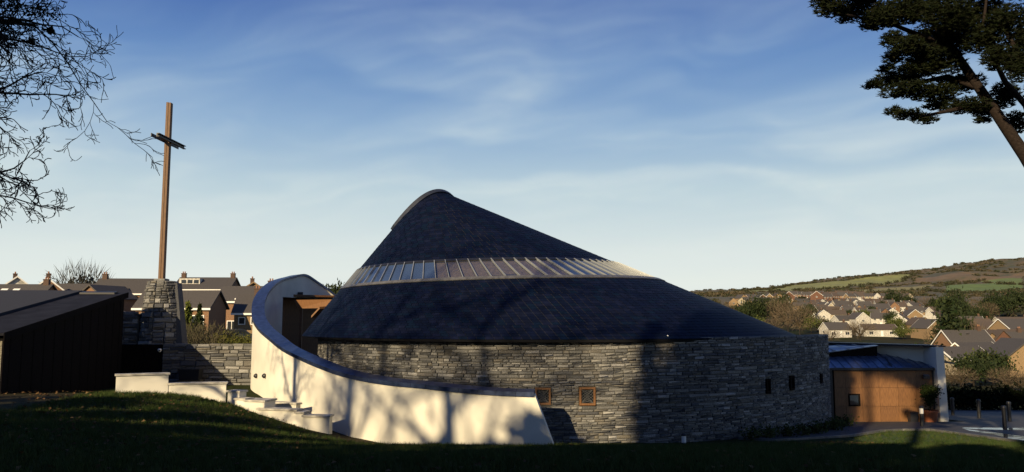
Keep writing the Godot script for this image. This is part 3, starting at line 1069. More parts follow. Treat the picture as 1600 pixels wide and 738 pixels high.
	part("stem", st, M.bark, pt)
	var lf := MB.new()
	leaf_mass(lf, Vector3(0, 1.45, 0), Vector3(0.46, 0.42, 0.42), 1500, 0.09, Color(0.012, 0.02, 0.008), Color(0.03, 0.042, 0.014), 26, 0.5, 0.3)
	leaf_mass(lf, Vector3(0, 1.0, 0), Vector3(0.24, 0.36, 0.24), 600, 0.09, Color(0.012, 0.02, 0.008), Color(0.03, 0.042, 0.014), 14, 0.5, 0.2)
	part("crown", lf, M.leaf, pt)
	var pt2 := thing("planter", "small dark square planter beside the terracotta pot", "planter", on_ground(19.3, zf + 0.4))
	var p2 := MB.new()
	p2.hexa([Vector3(-0.16, 0, 0.16), Vector3(0.16, 0, 0.16), Vector3(0.16, 0, -0.16), Vector3(-0.16, 0, -0.16), Vector3(-0.2, 0.5, 0.2), Vector3(0.2, 0.5, 0.2), Vector3(0.2, 0.5, -0.2), Vector3(-0.2, 0.5, -0.2)])
	part("pot", p2, M.dark_metal, pt2)

# ---------------------------------------------------------------- left side: dark hall, cross, garden walls
func make_left_side():
	var hl := thing("dark_hall", "low brick hall coloured dark for shade, with a sloping grey felt roof beside the lawn", "building")
	var A := at(5, 523, 30)
	var B := at(193, 461, 42)
	var L := Vector3(B.z - A.z, 0, A.x - B.x).normalized()
	var wl := MB.new()
	var far := 16.0
	var g := Vector3(0, -0.12, 0)
	wl.hexa([Vector3(A.x, 0.5, A.z) , Vector3(B.x, 0.5, B.z), Vector3(B.x, 0.5, B.z) + L * far, Vector3(A.x, 0.5, A.z) + L * far, A + g, B + g, B + L * far + g, A + L * far + g])
	part("wall", wl, M.shaded_brick, hl)
	var along := (B - A) * Vector3(1, 0, 1)
	var run_ := along.length()
	var hb := Basis(along.normalized(), Vector3.UP, along.normalized().cross(Vector3.UP))
	if hb.z.dot(L) > 0: hb.z = -hb.z
	for k in 26:                                   # upright cladding boards on the long wall
		var t0 := k / 26.0
		var t1 := (k + 1) / 26.0 - 0.0012
		var h0: float = lerpf(A.y, B.y, t0) - 0.2
		var h1: float = lerpf(A.y, B.y, t1) - 0.2
		var b0 := A.lerp(B, t0)
		var b1 := A.lerp(B, t1)
		var ou: Vector3 = hb.z * (0.03 + 0.012 * (k % 2))
		var bd := MB.new()
		bd.hexa([Vector3(b1.x, 0.7, b1.z) + hb.z * 0.003, Vector3(b0.x, 0.7, b0.z) + hb.z * 0.003, Vector3(b0.x, 0.7, b0.z) + ou, Vector3(b1.x, 0.7, b1.z) + ou, Vector3(b1.x, h1, b1.z) + hb.z * 0.003, Vector3(b0.x, h0, b0.z) + hb.z * 0.003, Vector3(b0.x, h0, b0.z) + ou, Vector3(b1.x, h1, b1.z) + ou])
		part("board", bd, M.shaded_brick, hl)
	var front := MB.new()
	var o := (A - B) * Vector3(1, 0, 1)
	o = o.normalized() * 0.02
	front.hexa([Vector3(A.x, 0.6, A.z) + L * 0.02 + o, Vector3(A.x, 0.6, A.z) + L * 0.02, Vector3(A.x, 0.6, A.z) + L * far, Vector3(A.x, 0.6, A.z) + L * far + o, A + L * 0.02 + o + g * 2, A + L * 0.02 + g * 2, A + L * far + g * 2, A + L * far + o + g * 2])
	part("front_cladding", front, mat(lin(0.3, 0.27, 0.2), 0.9, noise_fine, 0.8), hl)
	var rf := MB.new()
	var R := -L * 0.15
	var n := (B - A).normalized() * 0.25
	var up := Vector3(0, 0.09, 0)
	rf.hexa([A + R - n, B + R + n, B + L * far + n, A + L * far - n, A + R - n + up, B + R + n + up, B + L * far + n + up, A + L * far - n + up])
	part("roof", rf, M.felt, hl)
	var fs := MB.new()
	fs.hexa([A + R - n - up * 2 - L * 0.005, B + R + n - up * 2 - L * 0.005, B + n - up * 2 + R + L * 0.03, A - n - up * 2 + R + L * 0.03, A + R - n + up * 1.2 - L * 0.005, B + R + n + up * 1.2 - L * 0.005, B + n + up * 1.2 + R + L * 0.03, A - n + up * 1.2 + R + L * 0.03])
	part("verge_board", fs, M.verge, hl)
	var r2 := MB.new()
	var S := L * 2.13
	var hi := Vector3(0, 0.2, 0)
	r2.hexa([A + S + up * 1.1 - n * 0.8, B + S + up * 1.1 + n * 0.8, B + L * far + up * 1.1 + n * 0.8, A + L * far + up * 1.1 - n * 0.8, A + S + hi - n * 0.8, B + S + hi + n * 0.8, B + L * far + hi + n * 0.8, A + L * far + hi - n * 0.8])
	part("raised_roof", r2, M.under, hl)
	var vent := MB.new()
	vent.hexa([B + L * 0.3 + up, B + L * 2.0 + up, B + L * 2.0 - n * 2.0 + up, B + L * 0.3 - n * 2.0 + up, B + L * 0.3 + up * 2, B + L * 2.0 + up * 2, B + L * 2.0 - n * 2.0 + up * 2, B + L * 0.3 - n * 2.0 + up * 2])
	part("ridge_upstand", vent, M.dark_metal, hl)
	# stone stump under the cross
	var sp := Vector3(-19.55, 0.9, -45.0)
	var su := thing("stone_stump", "tapering old stone tower stump that carries the tall cross", "tower", sp)
	var core := MB.new()
	core.lathe(Vector3.ZERO, [[1.1, -0.5], [0.9, 3.6], [0.93, 3.62], [0.66, 5.86], [0.0, 5.88]], 20)
	var cw := part("core", core, M.mortar, su)
	var rects := lay_courses(TAU, 5.85, 0.16, 0.32, 0.28, 0.62, [])
	var place := func(s: float, y: float) -> Transform3D:
		var r := lerpf(1.12, 0.93, y / 3.9) if y < 3.9 else lerpf(0.96, 0.7, (y - 3.9) / 1.95)
		var z := Vector3(sin(s), 0, cos(s))
		var k := r
		return Transform3D(Basis(Vector3(cos(s), 0, -sin(s)) * k, Vector3.UP, z), z * (r + 0.01) + Vector3(0, y, 0))
	build_stones(rects, place, cw, 220, 0.02, 0.1, func(s, y): return cos(s - 0.4) > -0.25 and y > 2.0)
	var but := MB.new()
	but.hexa([Vector3(0.55, -0.5, 0.55), Vector3(1.75, -0.5, 0.35), Vector3(1.75, -0.5, -0.5), Vector3(0.55, -0.5, -0.5), Vector3(0.35, 5.75, 0.35), Vector3(0.92, 5.75, 0.28), Vector3(0.92, 5.75, -0.35), Vector3(0.35, 5.75, -0.35)])
	part("buttress", but, stone_mats[5], su)
	# remains of a wall running left from the stump
	var ru := thing("ruined_wall", "low mossy ruined stone wall between dark hall and stump", "wall", Vector3(-22.4, 0.9, -44.6))
	var rc := MB.new()
	rc.hexa([Vector3(-1.2, -0.5, 0.22), Vector3(1.9, -0.5, 0.22), Vector3(1.9, -0.5, -0.25), Vector3(-1.2, -0.5, -0.25), Vector3(-1.2, 4.5, 0.22), Vector3(1.9, 4.0, 0.22), Vector3(1.9, 4.0, -0.25), Vector3(-1.2, 4.5, -0.25)])
	var rcore := part("core", rc, M.mortar, ru)
	build_stones(lay_courses(3.0, 4.2, 0.16, 0.34, 0.25, 0.6, []), func(s, y): return Transform3D(Basis(), Vector3(-1.15 + s, y - 0.05, 0.23)), rcore, 120, 0.02, 0.1)
	var gate := thing("dark_gate", "dark boarded gate at the foot of the stone stump", "gate", Vector3(-19.6, 0.95, -43.1))
	for k in 9:
		var gb := MB.new()
		gb.bx(Vector3(-2.6 + k * 0.44, 0.0, -0.03), Vector3(-2.6 + k * 0.44 + 0.42, 2.35, 0.03))
		part("board", gb, M.dark_timber, gate)
	var rl := MB.new()
	rl.bx(Vector3(-2.6, 0.4, -0.1), Vector3(1.34, 0.55, -0.032)); rl.bx(Vector3(-2.6, 1.8, -0.1), Vector3(1.34, 1.95, -0.032))
	part("rail", rl, M.dark_timber, gate)
	# cross
	var cr := thing("tall_cross", "tall slender wooden cross with a dark crossbar on the stump", "cross", Vector3(-19.62, 6.72, -45.0), 0.0)
	var u := Vector3(0.03, 0, -1.0).normalized()
	var basis_ := Basis(Vector3(u.z, 0, -u.x) * -1.0, Vector3.UP, -u)
	cr.basis = basis_
	var po := MB.new()
	po.hexa([Vector3(-0.14, -0.1, 0.15), Vector3(-0.012, -0.1, 0.15), Vector3(-0.012, -0.1, -0.15), Vector3(-0.14, -0.1, -0.15), Vector3(-0.13, 10.25, 0.14), Vector3(-0.01, 10.25, 0.14), Vector3(-0.01, 10.25, -0.14), Vector3(-0.13, 10.25, -0.14)])
	part("post", po, M.cross_timber, cr)
	var po2 := MB.new()
	po2.hexa([Vector3(0.012, -0.1, 0.15), Vector3(0.14, -0.1, 0.15), Vector3(0.14, -0.1, -0.15), Vector3(0.012, -0.1, -0.15), Vector3(0.01, 10.23, 0.14), Vector3(0.13, 10.23, 0.14), Vector3(0.13, 10.23, -0.14), Vector3(0.01, 10.23, -0.14)])
	part("post", po2, M.cross_timber, cr)
	var cb := MB.new()
	var ch := 8.0
	cb.bx(Vector3(0.142, ch - 0.1, -1.7), Vector3(0.2, ch + 0.1, 1.7))
	cb.bx(Vector3(0.2, ch + 0.065, -1.7), Vector3(0.3, ch + 0.1, 1.7)); cb.bx(Vector3(0.2, ch - 0.1, -1.7), Vector3(0.3, ch - 0.065, 1.7))
	part("crossbar", cb, M.dark_metal, cr)
	var cb2 := MB.new()
	cb2.bx(Vector3(-0.17, ch - 0.1, -1.7), Vector3(-0.142, ch + 0.1, 1.7))
	part("crossbar", cb2, M.dark_metal, cr)
	var shoe := MB.new()
	shoe.bx(Vector3(-0.3, -0.05, -0.3), Vector3(0.3, 0.16, 0.3))
	part("shoe", shoe, M.flash, cr)
	# garden wall of stone
	var gw := thing("garden_wall", "rough grey stone garden wall between the stump and white wall", "wall", Vector3(-18.5, 0.9, -43.0))
	var gc := MB.new()
	gc.bx(Vector3(0, -0.5, -0.4), Vector3(5.5, 2.3, 0))
	var gcore := part("core", gc, M.mortar, gw)
	build_stones(lay_courses(5.5, 2.32, 0.14, 0.34, 0.25, 0.85, []), func(s, y): return Transform3D(Basis(), Vector3(s, y, 0.01)), gcore, 160, 0.018, 0.1)
	var cc := MB.new()
	for k in 9:
		var cp := MB.new()
		cp.box(Transform3D(Basis(Vector3.FORWARD, rng.randf_range(-0.03, 0.03)), Vector3(0.31 + k * 0.61, 2.36 + rng.randf_range(-0.01, 0.03), -0.2)), Vector3(0.58, 0.1, 0.5))
		part("coping_stone", cp, stone_mats[k % 5], gw)
	var bn := thing("black_planter", "black rectangular planter box against the stone garden wall", "planter", Vector3(-16.75, 1.5, -42.4))
	var bm := MB.new()
	bm.hexa([Vector3(-0.5, 0.0, 0.25), Vector3(0.5, 0.0, 0.25), Vector3(0.5, 0.0, -0.25), Vector3(-0.5, 0.0, -0.25), Vector3(-0.55, 0.55, 0.3), Vector3(0.55, 0.55, 0.3), Vector3(0.55, 0.55, -0.3), Vector3(-0.55, 0.55, -0.3)])
	part("box", bm, M.dark_metal, bn)
	var bl := MB.new()
	bl.bx(Vector3(-0.6, -0.45, -0.2), Vector3(0.6, -0.002, 0.2))
	part("plinth", bl, M.mortar, bn)
	var ct := thing("camera_dome", "small white security camera at the end of the garden wall", "camera", Vector3(-18.62, 3.0, -42.85))
	var cm := MB.new()
	cm.lathe(Vector3.ZERO, [[0.0, -0.11], [0.07, -0.08], [0.1, 0.0], [0.1, 0.04], [0.07, 0.08], [0.0, 0.09]], 14)
	part("dome", cm, M.white_paint, ct)
	var cl := MB.new()
	cl.lathe(Vector3(0.02, -0.02, 0.07), [[0.0, -0.04], [0.04, -0.03], [0.05, 0.0], [0.04, 0.03], [0.0, 0.04]], 10)
	part("lens", cl, M.dark_metal, ct)
	# stepped white walls beside the lawn
	var sw := thing("stepped_wall", "low white stepped retaining wall leading up to the church door", "wall")
	var runs := [   # foot line from, to, height of the top, thickness
		[at(180, 613, 30.2), at(262, 611, 31.0), at(182, 588, 30.2).y, 0.3],
		[at(262, 611, 31.02), at(352, 628, 31.6), at(352, 600, 31.6).y, 0.3],
		[at(355, 632, 31.5), at(373, 637, 31.3), at(356, 613, 31.5).y, 0.4],
		[at(366, 640, 31.2), at(382, 645, 31.0), at(368, 625, 31.2).y, 0.4],
		[at(381, 650, 30.9), at(412, 658, 30.7), at(381, 628, 30.9).y, 0.8],
		[at(402, 660, 30.6), at(462, 668, 30.2), at(402, 641, 30.6).y, 0.35],
		[at(461, 670, 30.15), at(473, 671, 30.1), at(461, 646.5, 30.15).y, 0.5],
		[at(473, 672, 30.0), at(514, 674, 29.9), at(473, 652, 30.0).y, 0.35],
		[at(394, 640, 33.0), at(462, 655, 32.0), at(398, 629, 33.0).y, 0.25]]
	for r in runs:
		var a: Vector3 = r[0]
		var b: Vector3 = r[1]
		var d := (b - a) * Vector3(1, 0, 1)
		d = d.normalized()
		var k := Vector3.UP.cross(d)
		if k.z > 0: k = -k
		k = k * float(r[3])
		var top: float = r[2]
		var w := MB.new()
		w.hexa([Vector3(a.x, -0.6, a.z), Vector3(b.x, -0.6, b.z), Vector3(b.x, -0.6, b.z) + k, Vector3(a.x, -0.6, a.z) + k, Vector3(a.x, top, a.z), Vector3(b.x, top, b.z), Vector3(b.x, top, b.z) + k, Vector3(a.x, top, a.z) + k])
		var wp := part("wall_section", w, M.white, sw)
		var e := d * 0.05
		var f := k.normalized() * 0.05
		var y0 := Vector3(0, top + 0.002, 0)
		var y1 := Vector3(0, top + 0.07, 0)
		var pa := Vector3(a.x, 0, a.z) - e - f
		var pb := Vector3(b.x, 0, b.z) + e - f
		var qb := Vector3(b.x, 0, b.z) + e + k + f
		var qa := Vector3(a.x, 0, a.z) - e + k + f
		var cp := MB.new()
		cp.hexa([pa + y0, pb + y0, qb + y0, qa + y0, pa + y1, pb + y1, qb + y1, qa + y1])
		part("coping", cp, M.cap_white, wp)

# ---------------------------------------------------------------- drive, paths, bollards, hedge, grass
func sheet(poly: PackedVector2Array, up: float, step := 0.8) -> MB:      # a sheet over the land, inside a plan outline (x, z)
	var mb := MB.new()
	var lo := poly[0]
	var hi := poly[0]
	for p in poly:
		lo = lo.min(p); hi = hi.max(p)
	var x := lo.x
	while x < hi.x:
		var z := lo.y
		while z < hi.y:
			var cell := PackedVector2Array([Vector2(x, z), Vector2(x + step, z), Vector2(x + step, z + step), Vector2(x, z + step)])
			for pc in Geometry2D.intersect_polygons(cell, poly):
				var ids := Geometry2D.triangulate_polygon(pc)
				for i in ids.size() / 3:
					var t := []
					for k in 3:
						var q: Vector2 = pc[ids[i * 3 + k]]
						t.append(on_ground(q.x, q.y, up))
					var nn: Vector3 = (t[1] - t[0]).cross(t[2] - t[0])
					if nn.y > 0: mb.tri(t[0], t[1], t[2])
					else: mb.tri(t[0], t[2], t[1])
			z += step
		x += step
	return mb
func strip(path: Array, w: float, y0: float, y1: float) -> MB:            # a low raised edging along a plan line
	var mb := MB.new()
	for i in path.size() - 1:
		var a := Vector3(path[i].x, 0, path[i].y)
		var b := Vector3(path[i + 1].x, 0, path[i + 1].y)
		var k := Vector3.UP.cross((b - a).normalized()) * w
		var ga := Vector3(0, ground(a.x, a.z), 0)
		var gb := Vector3(0, ground(b.x, b.z), 0)
		var A := Vector3(0, y0, 0)
		var T := Vector3(0, y1, 0)
		mb.hexa([a + ga + A, b + gb + A, b + k + gb + A, a + k + ga + A, a + ga + T, b + gb + T, b + k + gb + T, a + k + ga + T])
	return mb
func make_grounds():
	var drive := PackedVector2Array([Vector2(60, -24.0), Vector2(60, -54), Vector2(21.6, -52), Vector2(21.6, -39.0), Vector2(15.5, -39.6), Vector2(14.6, -37.0), Vector2(9.2, -32.2), Vector2(9.9, -30.8), Vector2(13.5, -32.8), Vector2(15.6, -34.6), Vector2(16.7, -35.1), Vector2(17.8, -34.9), Vector2(18.3, -33.5), Vector2(18.6, -31.9), Vector2(19.0, -29.6), Vector2(19.6, -27.5), Vector2(22.0, -24.0)])
	struct_("drive", sheet(drive, 0.035), M.asphalt)
	for q in [[22.8, -35.3, 2.5, 0.75], [19.75, -32.4, 0.5, 2.2], [26.4, -36.6, 2.2, 0.5], [21.2, -30.6, 1.2, 0.7]]:
		var pl := PackedVector2Array()
		for k in 26:
			var a := TAU * k / 26.0
			var r := 1.0 + 0.28 * sin(a * 3.0 + q[0]) + 0.16 * sin(a * 5.0 + q[1])
			pl.append(Vector2(q[0] + cos(a) * q[2] * r, q[1] + sin(a) * q[3] * r))
		struct_("puddle", sheet(pl, 0.042, 0.8), M.wet)
	struct_("kerb", strip([Vector2(8.7, -31.6), Vector2(9.9, -30.7), Vector2(13.5, -32.7), Vector2(15.6, -34.5), Vector2(16.7, -35.0), Vector2(17.75, -34.8), Vector2(18.2, -33.5), Vector2(18.5, -31.9), Vector2(18.9, -29.6), Vector2(19.5, -27.5), Vector2(21.9, -24.0)], 0.1, -0.1, 0.09), M.flash)
	var lawn := PackedVector2Array([Vector2(13.0, -31.9), Vector2(15.7, -34.3), Vector2(16.75, -34.75), Vector2(17.5, -34.55), Vector2(17.95, -33.45), Vector2(18.3, -31.85), Vector2(18.7, -29.5), Vector2(14, -29.9)])
	struct_("lawn", sheet(lawn, 0.012), mat(lin(0.05, 0.095, 0.02), 0.95, noise_fine, 0.6))
	# bollards along the drive
	var b0 := thing("bollard", "black round bollard beside the drive", "bollard", Vector3.ZERO, 0, "black bollards along the drive")
	var bm := MB.new()
	bm.lathe(Vector3.ZERO, [[0.09, -0.1], [0.09, 0.82], [0.105, 0.83], [0.105, 0.9], [0.085, 0.97], [0.0, 0.99]], 14)
	part("post", bm, M.dark_metal, b0)
	var bb := MB.new()
	bb.lathe(Vector3.ZERO, [[0.13, -0.05], [0.13, 0.05], [0.092, 0.06]], 14)
	part("base", bb, M.dark_metal, b0)
	var spots := [[1489, 44.5], [1530, 41.5], [1577, 39.5], [1569, 35.8]]
	for i in 4:
		var p := at(spots[i][0], 640, spots[i][1])
		var o := on_ground(p.x, p.z)
		if i == 0: b0.position = o
		else: copy(b0, o)
	# light bollards
	for k in 2:
		var d := 36.6 if k == 0 else 30.0
		var p := at(1441 if k == 0 else 1068, 660, d)
		var lb := thing("bollard_light", "bollard light with a white lens on the green lawn" if k == 0 else "short bollard light with a white lens before the stone wall", "bollard light", on_ground(p.x, p.z))
		var h := 0.86 if k == 0 else 0.1
		var s1 := MB.new()
		s1.lathe(Vector3.ZERO, [[0.08, -0.2], [0.08, h - 0.28 if k == 0 else 0.05]], 14)
		part("post", s1, M.dark_metal, lb)
		var s2 := MB.new()
		var y0: float = h - 0.28 if k == 0 else 0.05
		s2.lathe(Vector3.ZERO, [[0.07, y0], [0.085, y0 + 0.01], [0.085, y0 + 0.24], [0.07, y0 + 0.25]], 14)
		part("lens", s2, M.white_paint, lb)
		var s3 := MB.new()
		s3.lathe(Vector3.ZERO, [[0.1, y0 + 0.25], [0.1, y0 + 0.29], [0.05, y0 + 0.34], [0.0, y0 + 0.35]], 14)
		part("cap", s3, M.dark_metal, lb)
	# hedge behind the drive
	var hd := thing("hedge", "long clipped hedge behind the car drive, tree shade painted into its dark leaves", "hedge")
	var hm := MB.new()
	var x := 22.0
	while x < 66.0:
		var g0 := ground(x, -53.0)
		leaf_mass(hm, Vector3(x, g0 + 0.75, -53.0), Vector3(1.1, 0.95, 0.7), 800, 0.2, Color(0.005, 0.007, 0.004), Color(0.013, 0.017, 0.008), 22, 0.6, 0.3)  # shade from the trees is put into the near-black leaf colour
		x += 1.0
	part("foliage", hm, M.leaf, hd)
	var hs := MB.new()
	for k in 15:
		var xx := 22.5 + k * 3.0
		hs.tube([on_ground(xx, -53.0, -0.1), on_ground(xx, -53.0, 1.1)], [0.05, 0.03], 5)
	part("stems", hs, M.bark, hd)
	# low plants at the foot of the stone wall
	for k in 9:
		var th := 0.62 + k * 0.072
		var p := drum_p(th, 0, 0.55 + rng.randf() * 0.15)
		var pl := thing("border_plant", "low green border plant at the foot of the stone wall", "plant", on_ground(p.x, p.z), 0, "border plants along the stone wall")
		var lm := MB.new()
		leaf_mass(lm, Vector3(0, 0.22, 0), Vector3(0.5, 0.3, 0.4), 260, 0.1, Color(0.02, 0.035, 0.012), Color(0.075, 0.085, 0.03), 12, 0.6, 0.2)
		part("leaves", lm, M.leaf, pl)
	# grass over the bank and the lawn by the steps
	var tuft := MB.new()
	for k in 9:
		var a := rng.randf() * TAU
		var b := Vector3(cos(a), 0, sin(a)) * rng.randf() * 0.07
		var tip := b + Vector3(rng.randfn() * 0.05, rng.randf_range(0.06, 0.13), rng.randfn() * 0.05)
		var sd := Vector3(cos(a + 1.5), 0, sin(a + 1.5)) * 0.006
		tuft.tri(b - sd, b + sd, tip)
	var mm := MultiMesh.new()
	mm.transform_format = MultiMesh.TRANSFORM_3D
	mm.use_colors = true
	mm.mesh = tuft.mesh()
	var xf := []
	for k in 85000:
		var d := 9.0 + pow(rng.randf(), 0.8) * 31.0
		var xx := rng.randf_range(-0.68, 0.68) * d
		var z := -d
		# not inside the building, its walls or on the hard ground
		var rel := Vector2(xx - CC.x, z - CC.z)
		if rel.length() < 14.2 and rel.y < 13.8 and d > 27.8 and xx > -3.0: continue
		if rel.length() < 15.6 and xx <= -3.0 and d > 28.2: 
			if d > 28.2 + pow(maxf(0.0, -xx - 3.0), 2.0) * 0.062: continue
		if d > 30.4 and xx > 3.0 and not Geometry2D.is_point_in_polygon(Vector2(xx, z), lawn): continue
		if Geometry2D.is_point_in_polygon(Vector2(xx, z), drive): continue
		if d > 38.0 and xx < -13.0: continue
		if xx < -13.6 - (d - 22.0) * 0.18 and d > 21.5 and d < 34.0: continue
		xf.append(Vector3(xx, ground(xx, z) - 0.01, z))
	mm.instance_count = xf.size()
	for i in xf.size():
		var s := rng.randf_range(0.6, 1.5)
		mm.set_instance_transform(i, Transform3D(Basis(Vector3.UP, rng.randf() * TAU).scaled(Vector3(s, s * rng.randf_range(0.6, 1.2), s)), xf[i]))
		var c := Color(0.03, 0.055, 0.014).lerp(Color(0.075, 0.075, 0.03), rng.randf() * rng.randf())
		mm.set_instance_color(i, c)
	var gi := MultiMeshInstance3D.new()
	gi.name = "grass"
	gi.multimesh = mm
	gi.material_override = M.leaf
	gi.set_meta("kind", "stuff")
	tag(gi, "short rough grass growing over the bank and lawn", "grass")
	add_child(gi)
	# fallen leaves
	var lf := MB.new()
	lf.quad(Vector3(-0.05, 0, -0.03), Vector3(-0.04, 0.015, 0.03), Vector3(0.05, 0.0, 0.03), Vector3(0.04, 0.02, -0.03))
	var lmm := MultiMesh.new()
	lmm.transform_format = MultiMesh.TRANSFORM_3D
	lmm.use_colors = true
	lmm.mesh = lf.mesh()
	lmm.instance_count = 1500
	for i in 1500:
		var xx: float
		var d: float
		if i < 700:
			d = rng.randf_range(16.0, 35.0); xx = rng.randf_range(-0.66, -0.25) * d
		elif i < 900:
			d = 29.3 + rng.randfn() * 0.25; xx = 11.0 + rng.randfn() * 1.0
		else:
			d = rng.randf_range(10.0, 28.0); xx = rng.randf_range(-0.6, 0.6) * d
		var t := Transform3D(Basis(Vector3.UP, rng.randf() * TAU).rotated(Vector3.RIGHT, rng.randfn() * 0.4), Vector3(xx, ground(xx, -d) + 0.035 + rng.randf() * 0.04, -d))
		lmm.set_instance_transform(i, t)
		lmm.set_instance_color(i, Color(0.07, 0.038, 0.018).lerp(Color(0.2, 0.13, 0.06), rng.randf() * rng.randf()))
	var li := MultiMeshInstance3D.new()
	li.name = "fallen_leaves"
	li.multimesh = lmm
	li.material_override = M.leaf
	li.set_meta("kind", "stuff")
	tag(li, "brown fallen leaves scattered over the grass bank", "leaves")
	add_child(li)

# ---------------------------------------------------------------- the trees near the photographer
func make_near_trees():
	# bare tree, its trunk out of frame on the left
	var base := on_ground(-5.35, -5.8, -0.1)
	var bt := thing("bare_tree", "leafless tree with fine drooping twigs hanging in from one side", "tree", base)
	var tr := MB.new()
	tr.tube([Vector3.ZERO, Vector3(0.06, 0.8, 0), Vector3(0.1, 1.7, 0.06), Vector3(0.05, 2.9, 0.0), Vector3(-0.05, 4.2, -0.1), Vector3(0.0, 5.6, 0.0), Vector3(0.1, 7.6, 0.0)], [0.24, 0.19, 0.17, 0.15, 0.12, 0.08, 0.03], 10)
	part("trunk", tr, M.bark, bt)
	var crown := MB.new()
	var limbs := [[2.9, 2.2, 0.4, 2.2], [3.6, 3.3, 0.4, 2.2], [4.2, 4.2, 0.5, 2.2], [5.4, 1.5, 1.4, 1.8], [5.4, -0.6, 1.2, 1.8], [6.4, 2.6, 1.2, 1.6]]
	for k in 36:
		limbs.append([2.7 + k * 0.066, rng.randf_range(-0.75, 0.65), rng.randf_range(-0.02, 0.45), rng.randf_range(1.2, 1.6)])
	for l in limbs:
		branch(crown, Vector3(0.05, l[0], 0), Vector3(cos(l[1]), l[2], sin(l[1])).normalized(), l[3], 0.045, 4, 0.45, 0.0034)
	part("crown", crown, M.bark, bt)
	var nest := MB.new()
	for q in [[62, 18, 5.6, 0.06], [48, 64, 5.7, 0.025], [78, 48, 5.6, 0.02], [20, 8, 5.7, 0.04]]:
		leaf_mass(nest, at(q[0], q[1], q[2]) - base, Vector3(q[3] * 1.5, q[3], q[3] * 1.3), 110, 0.024, Color(0.02, 0.022, 0.012), Color(0.04, 0.04, 0.022), 7, 1.0, 0.1)
	part("ivy", nest, M.leaf, bt)
	# others out of frame: their stems and thin crowns streak and mottle the white wall
	var b2 := thing("bare_tree", "slender leafless tree standing apart beyond the dark hall's front", "tree", on_ground(-22.3, -9.5, -0.1), 2.2)
	part("trunk", tr, M.bark, b2)
	var c2 := MB.new()
	for k in 15:
		var a := k * 2.4
		branch(c2, Vector3(0.05, 2.6 + k * 0.32, 0), Vector3(cos(a), rng.randf_range(0.5, 1.1), sin(a)).normalized(), rng.randf_range(1.6, 2.2), 0.045, 3, 0.4, 0.005)
	part("crown", c2, M.bark, b2)
	b2.scale = Vector3(1.6, 2.1, 1.6)
	copy(b2, on_ground(-31.5, 17.0, -0.1), 0.7, Vector3(3.3, 3.1, 3.3), "tall leafless tree standing behind the low conifers of the shelter belt")
	copy(b2, on_ground(-28.0, 20.5, -0.1), 2.9, Vector3(3.2, 3.3, 3.2), "tall leafless tree furthest behind the shelter belt")
	# leaning pine on the right
	var pb := on_ground(13.3, -15.6, -0.1)
	var pn := thing("leaning_pine", "dark leaning pine with flat layered needle pads over the drive", "tree", pb)
	var pt := MB.new()
	var main := [pb, at(1735, 470, 15.8), at(1660, 335, 15.9), at(1602, 243, 16.0), at(1566, 190, 16.1), at(1530, 137, 16.2), at(1500, 93, 16.3), at(1468, 48, 16.4), at(1438, 0, 16.4), at(1415, -50, 16.4)]
	var pr := [0.26, 0.21, 0.165, 0.125, 0.11, 0.095, 0.083, 0.068, 0.052, 0.035]
	for i in main.size(): main[i] -= pb
	pt.tube(main, pr, 10)
	part("trunk", pt, M.pine_bark, pn)
	for l in [[at(1650, 300, 16.0), at(1604, 165, 15.7), at(1571, 128, 15.6), at(1552, 88, 15.6), at(1537, 40, 15.5), at(1546, -40, 15.5)], [at(1655, 320, 16.0), at(1625, 150, 16.3), at(1585, 72, 16.4), at(1560, 28, 16.4), at(1548, -30, 16.5)], [at(1530, 137, 16.2), at(1480, 120, 16.6), at(1420, 132, 16.8), at(1370, 132, 16.9)], [at(1500, 93, 16.3), at(1450, 60, 16.0), at(1400, 40, 15.8), at(1320, 22, 15.6)], [at(1550, 165, 16.1), at(1500, 170, 15.7), at(1440, 182, 15.5)]]:
		var lm := MB.new()
		var rr := []
		for i in l.size():
			l[i] -= pb
			rr.append(lerpf(0.075, 0.02, i / float(l.size() - 1)))
		lm.tube(l, rr, 7)
		part("limb", lm, M.pine_bark, pn)
	var pads := [[1290, 2, 22, 8], [1300, 14, 24, 10], [1325, 26, 20, 8], [1345, 8, 30, 16], [1372, 30, 28, 14], [1400, 18, 36, 20], [1440, 14, 36, 20], [1482, 20, 36, 22], [1530, 20, 36, 22], [1572, 30, 26, 20], [1396, 62, 16, 12], [1418, 72, 26, 12], [1452, 60, 34, 18], [1492, 64, 32, 20], [1540, 60, 34, 20], [1396, 90, 15, 9], [1430, 106, 34, 13], [1470, 100, 34, 16], [1392, 126, 30, 9], [1366, 133, 16, 5], [1420, 141, 38, 10], [1462, 146, 34, 10], [1500, 130, 34, 14], [1398, 174, 14, 6], [1420, 179, 22, 7], [1446, 186, 18, 7], [1470, 163, 24, 8], [1512, 165, 32, 10], [1542, 171, 24, 10], [1536, 187, 12, 5], [1570, 148, 20, 18], [1590, 100, 18, 26], [1587, 192, 16, 16], [1596, 60, 18, 22], [1420, 125, 20, 10], [1445, 84, 26, 12], [1385, 108, 12, 6], [1500, 40, 30, 16], [1360, 40, 14, 7], [1560, 90, 22, 18], [1350, -25, 60, 20], [1450, -30, 70, 22], [1550, -30, 70, 22], [1640, 60, 40, 30], [1650, 140, 40, 30], [1640, -10, 50, 30], [1500, -75, 90, 25], [1600, -75, 90, 25], [1560, -120, 80, 25]]
	var nd := MB.new()
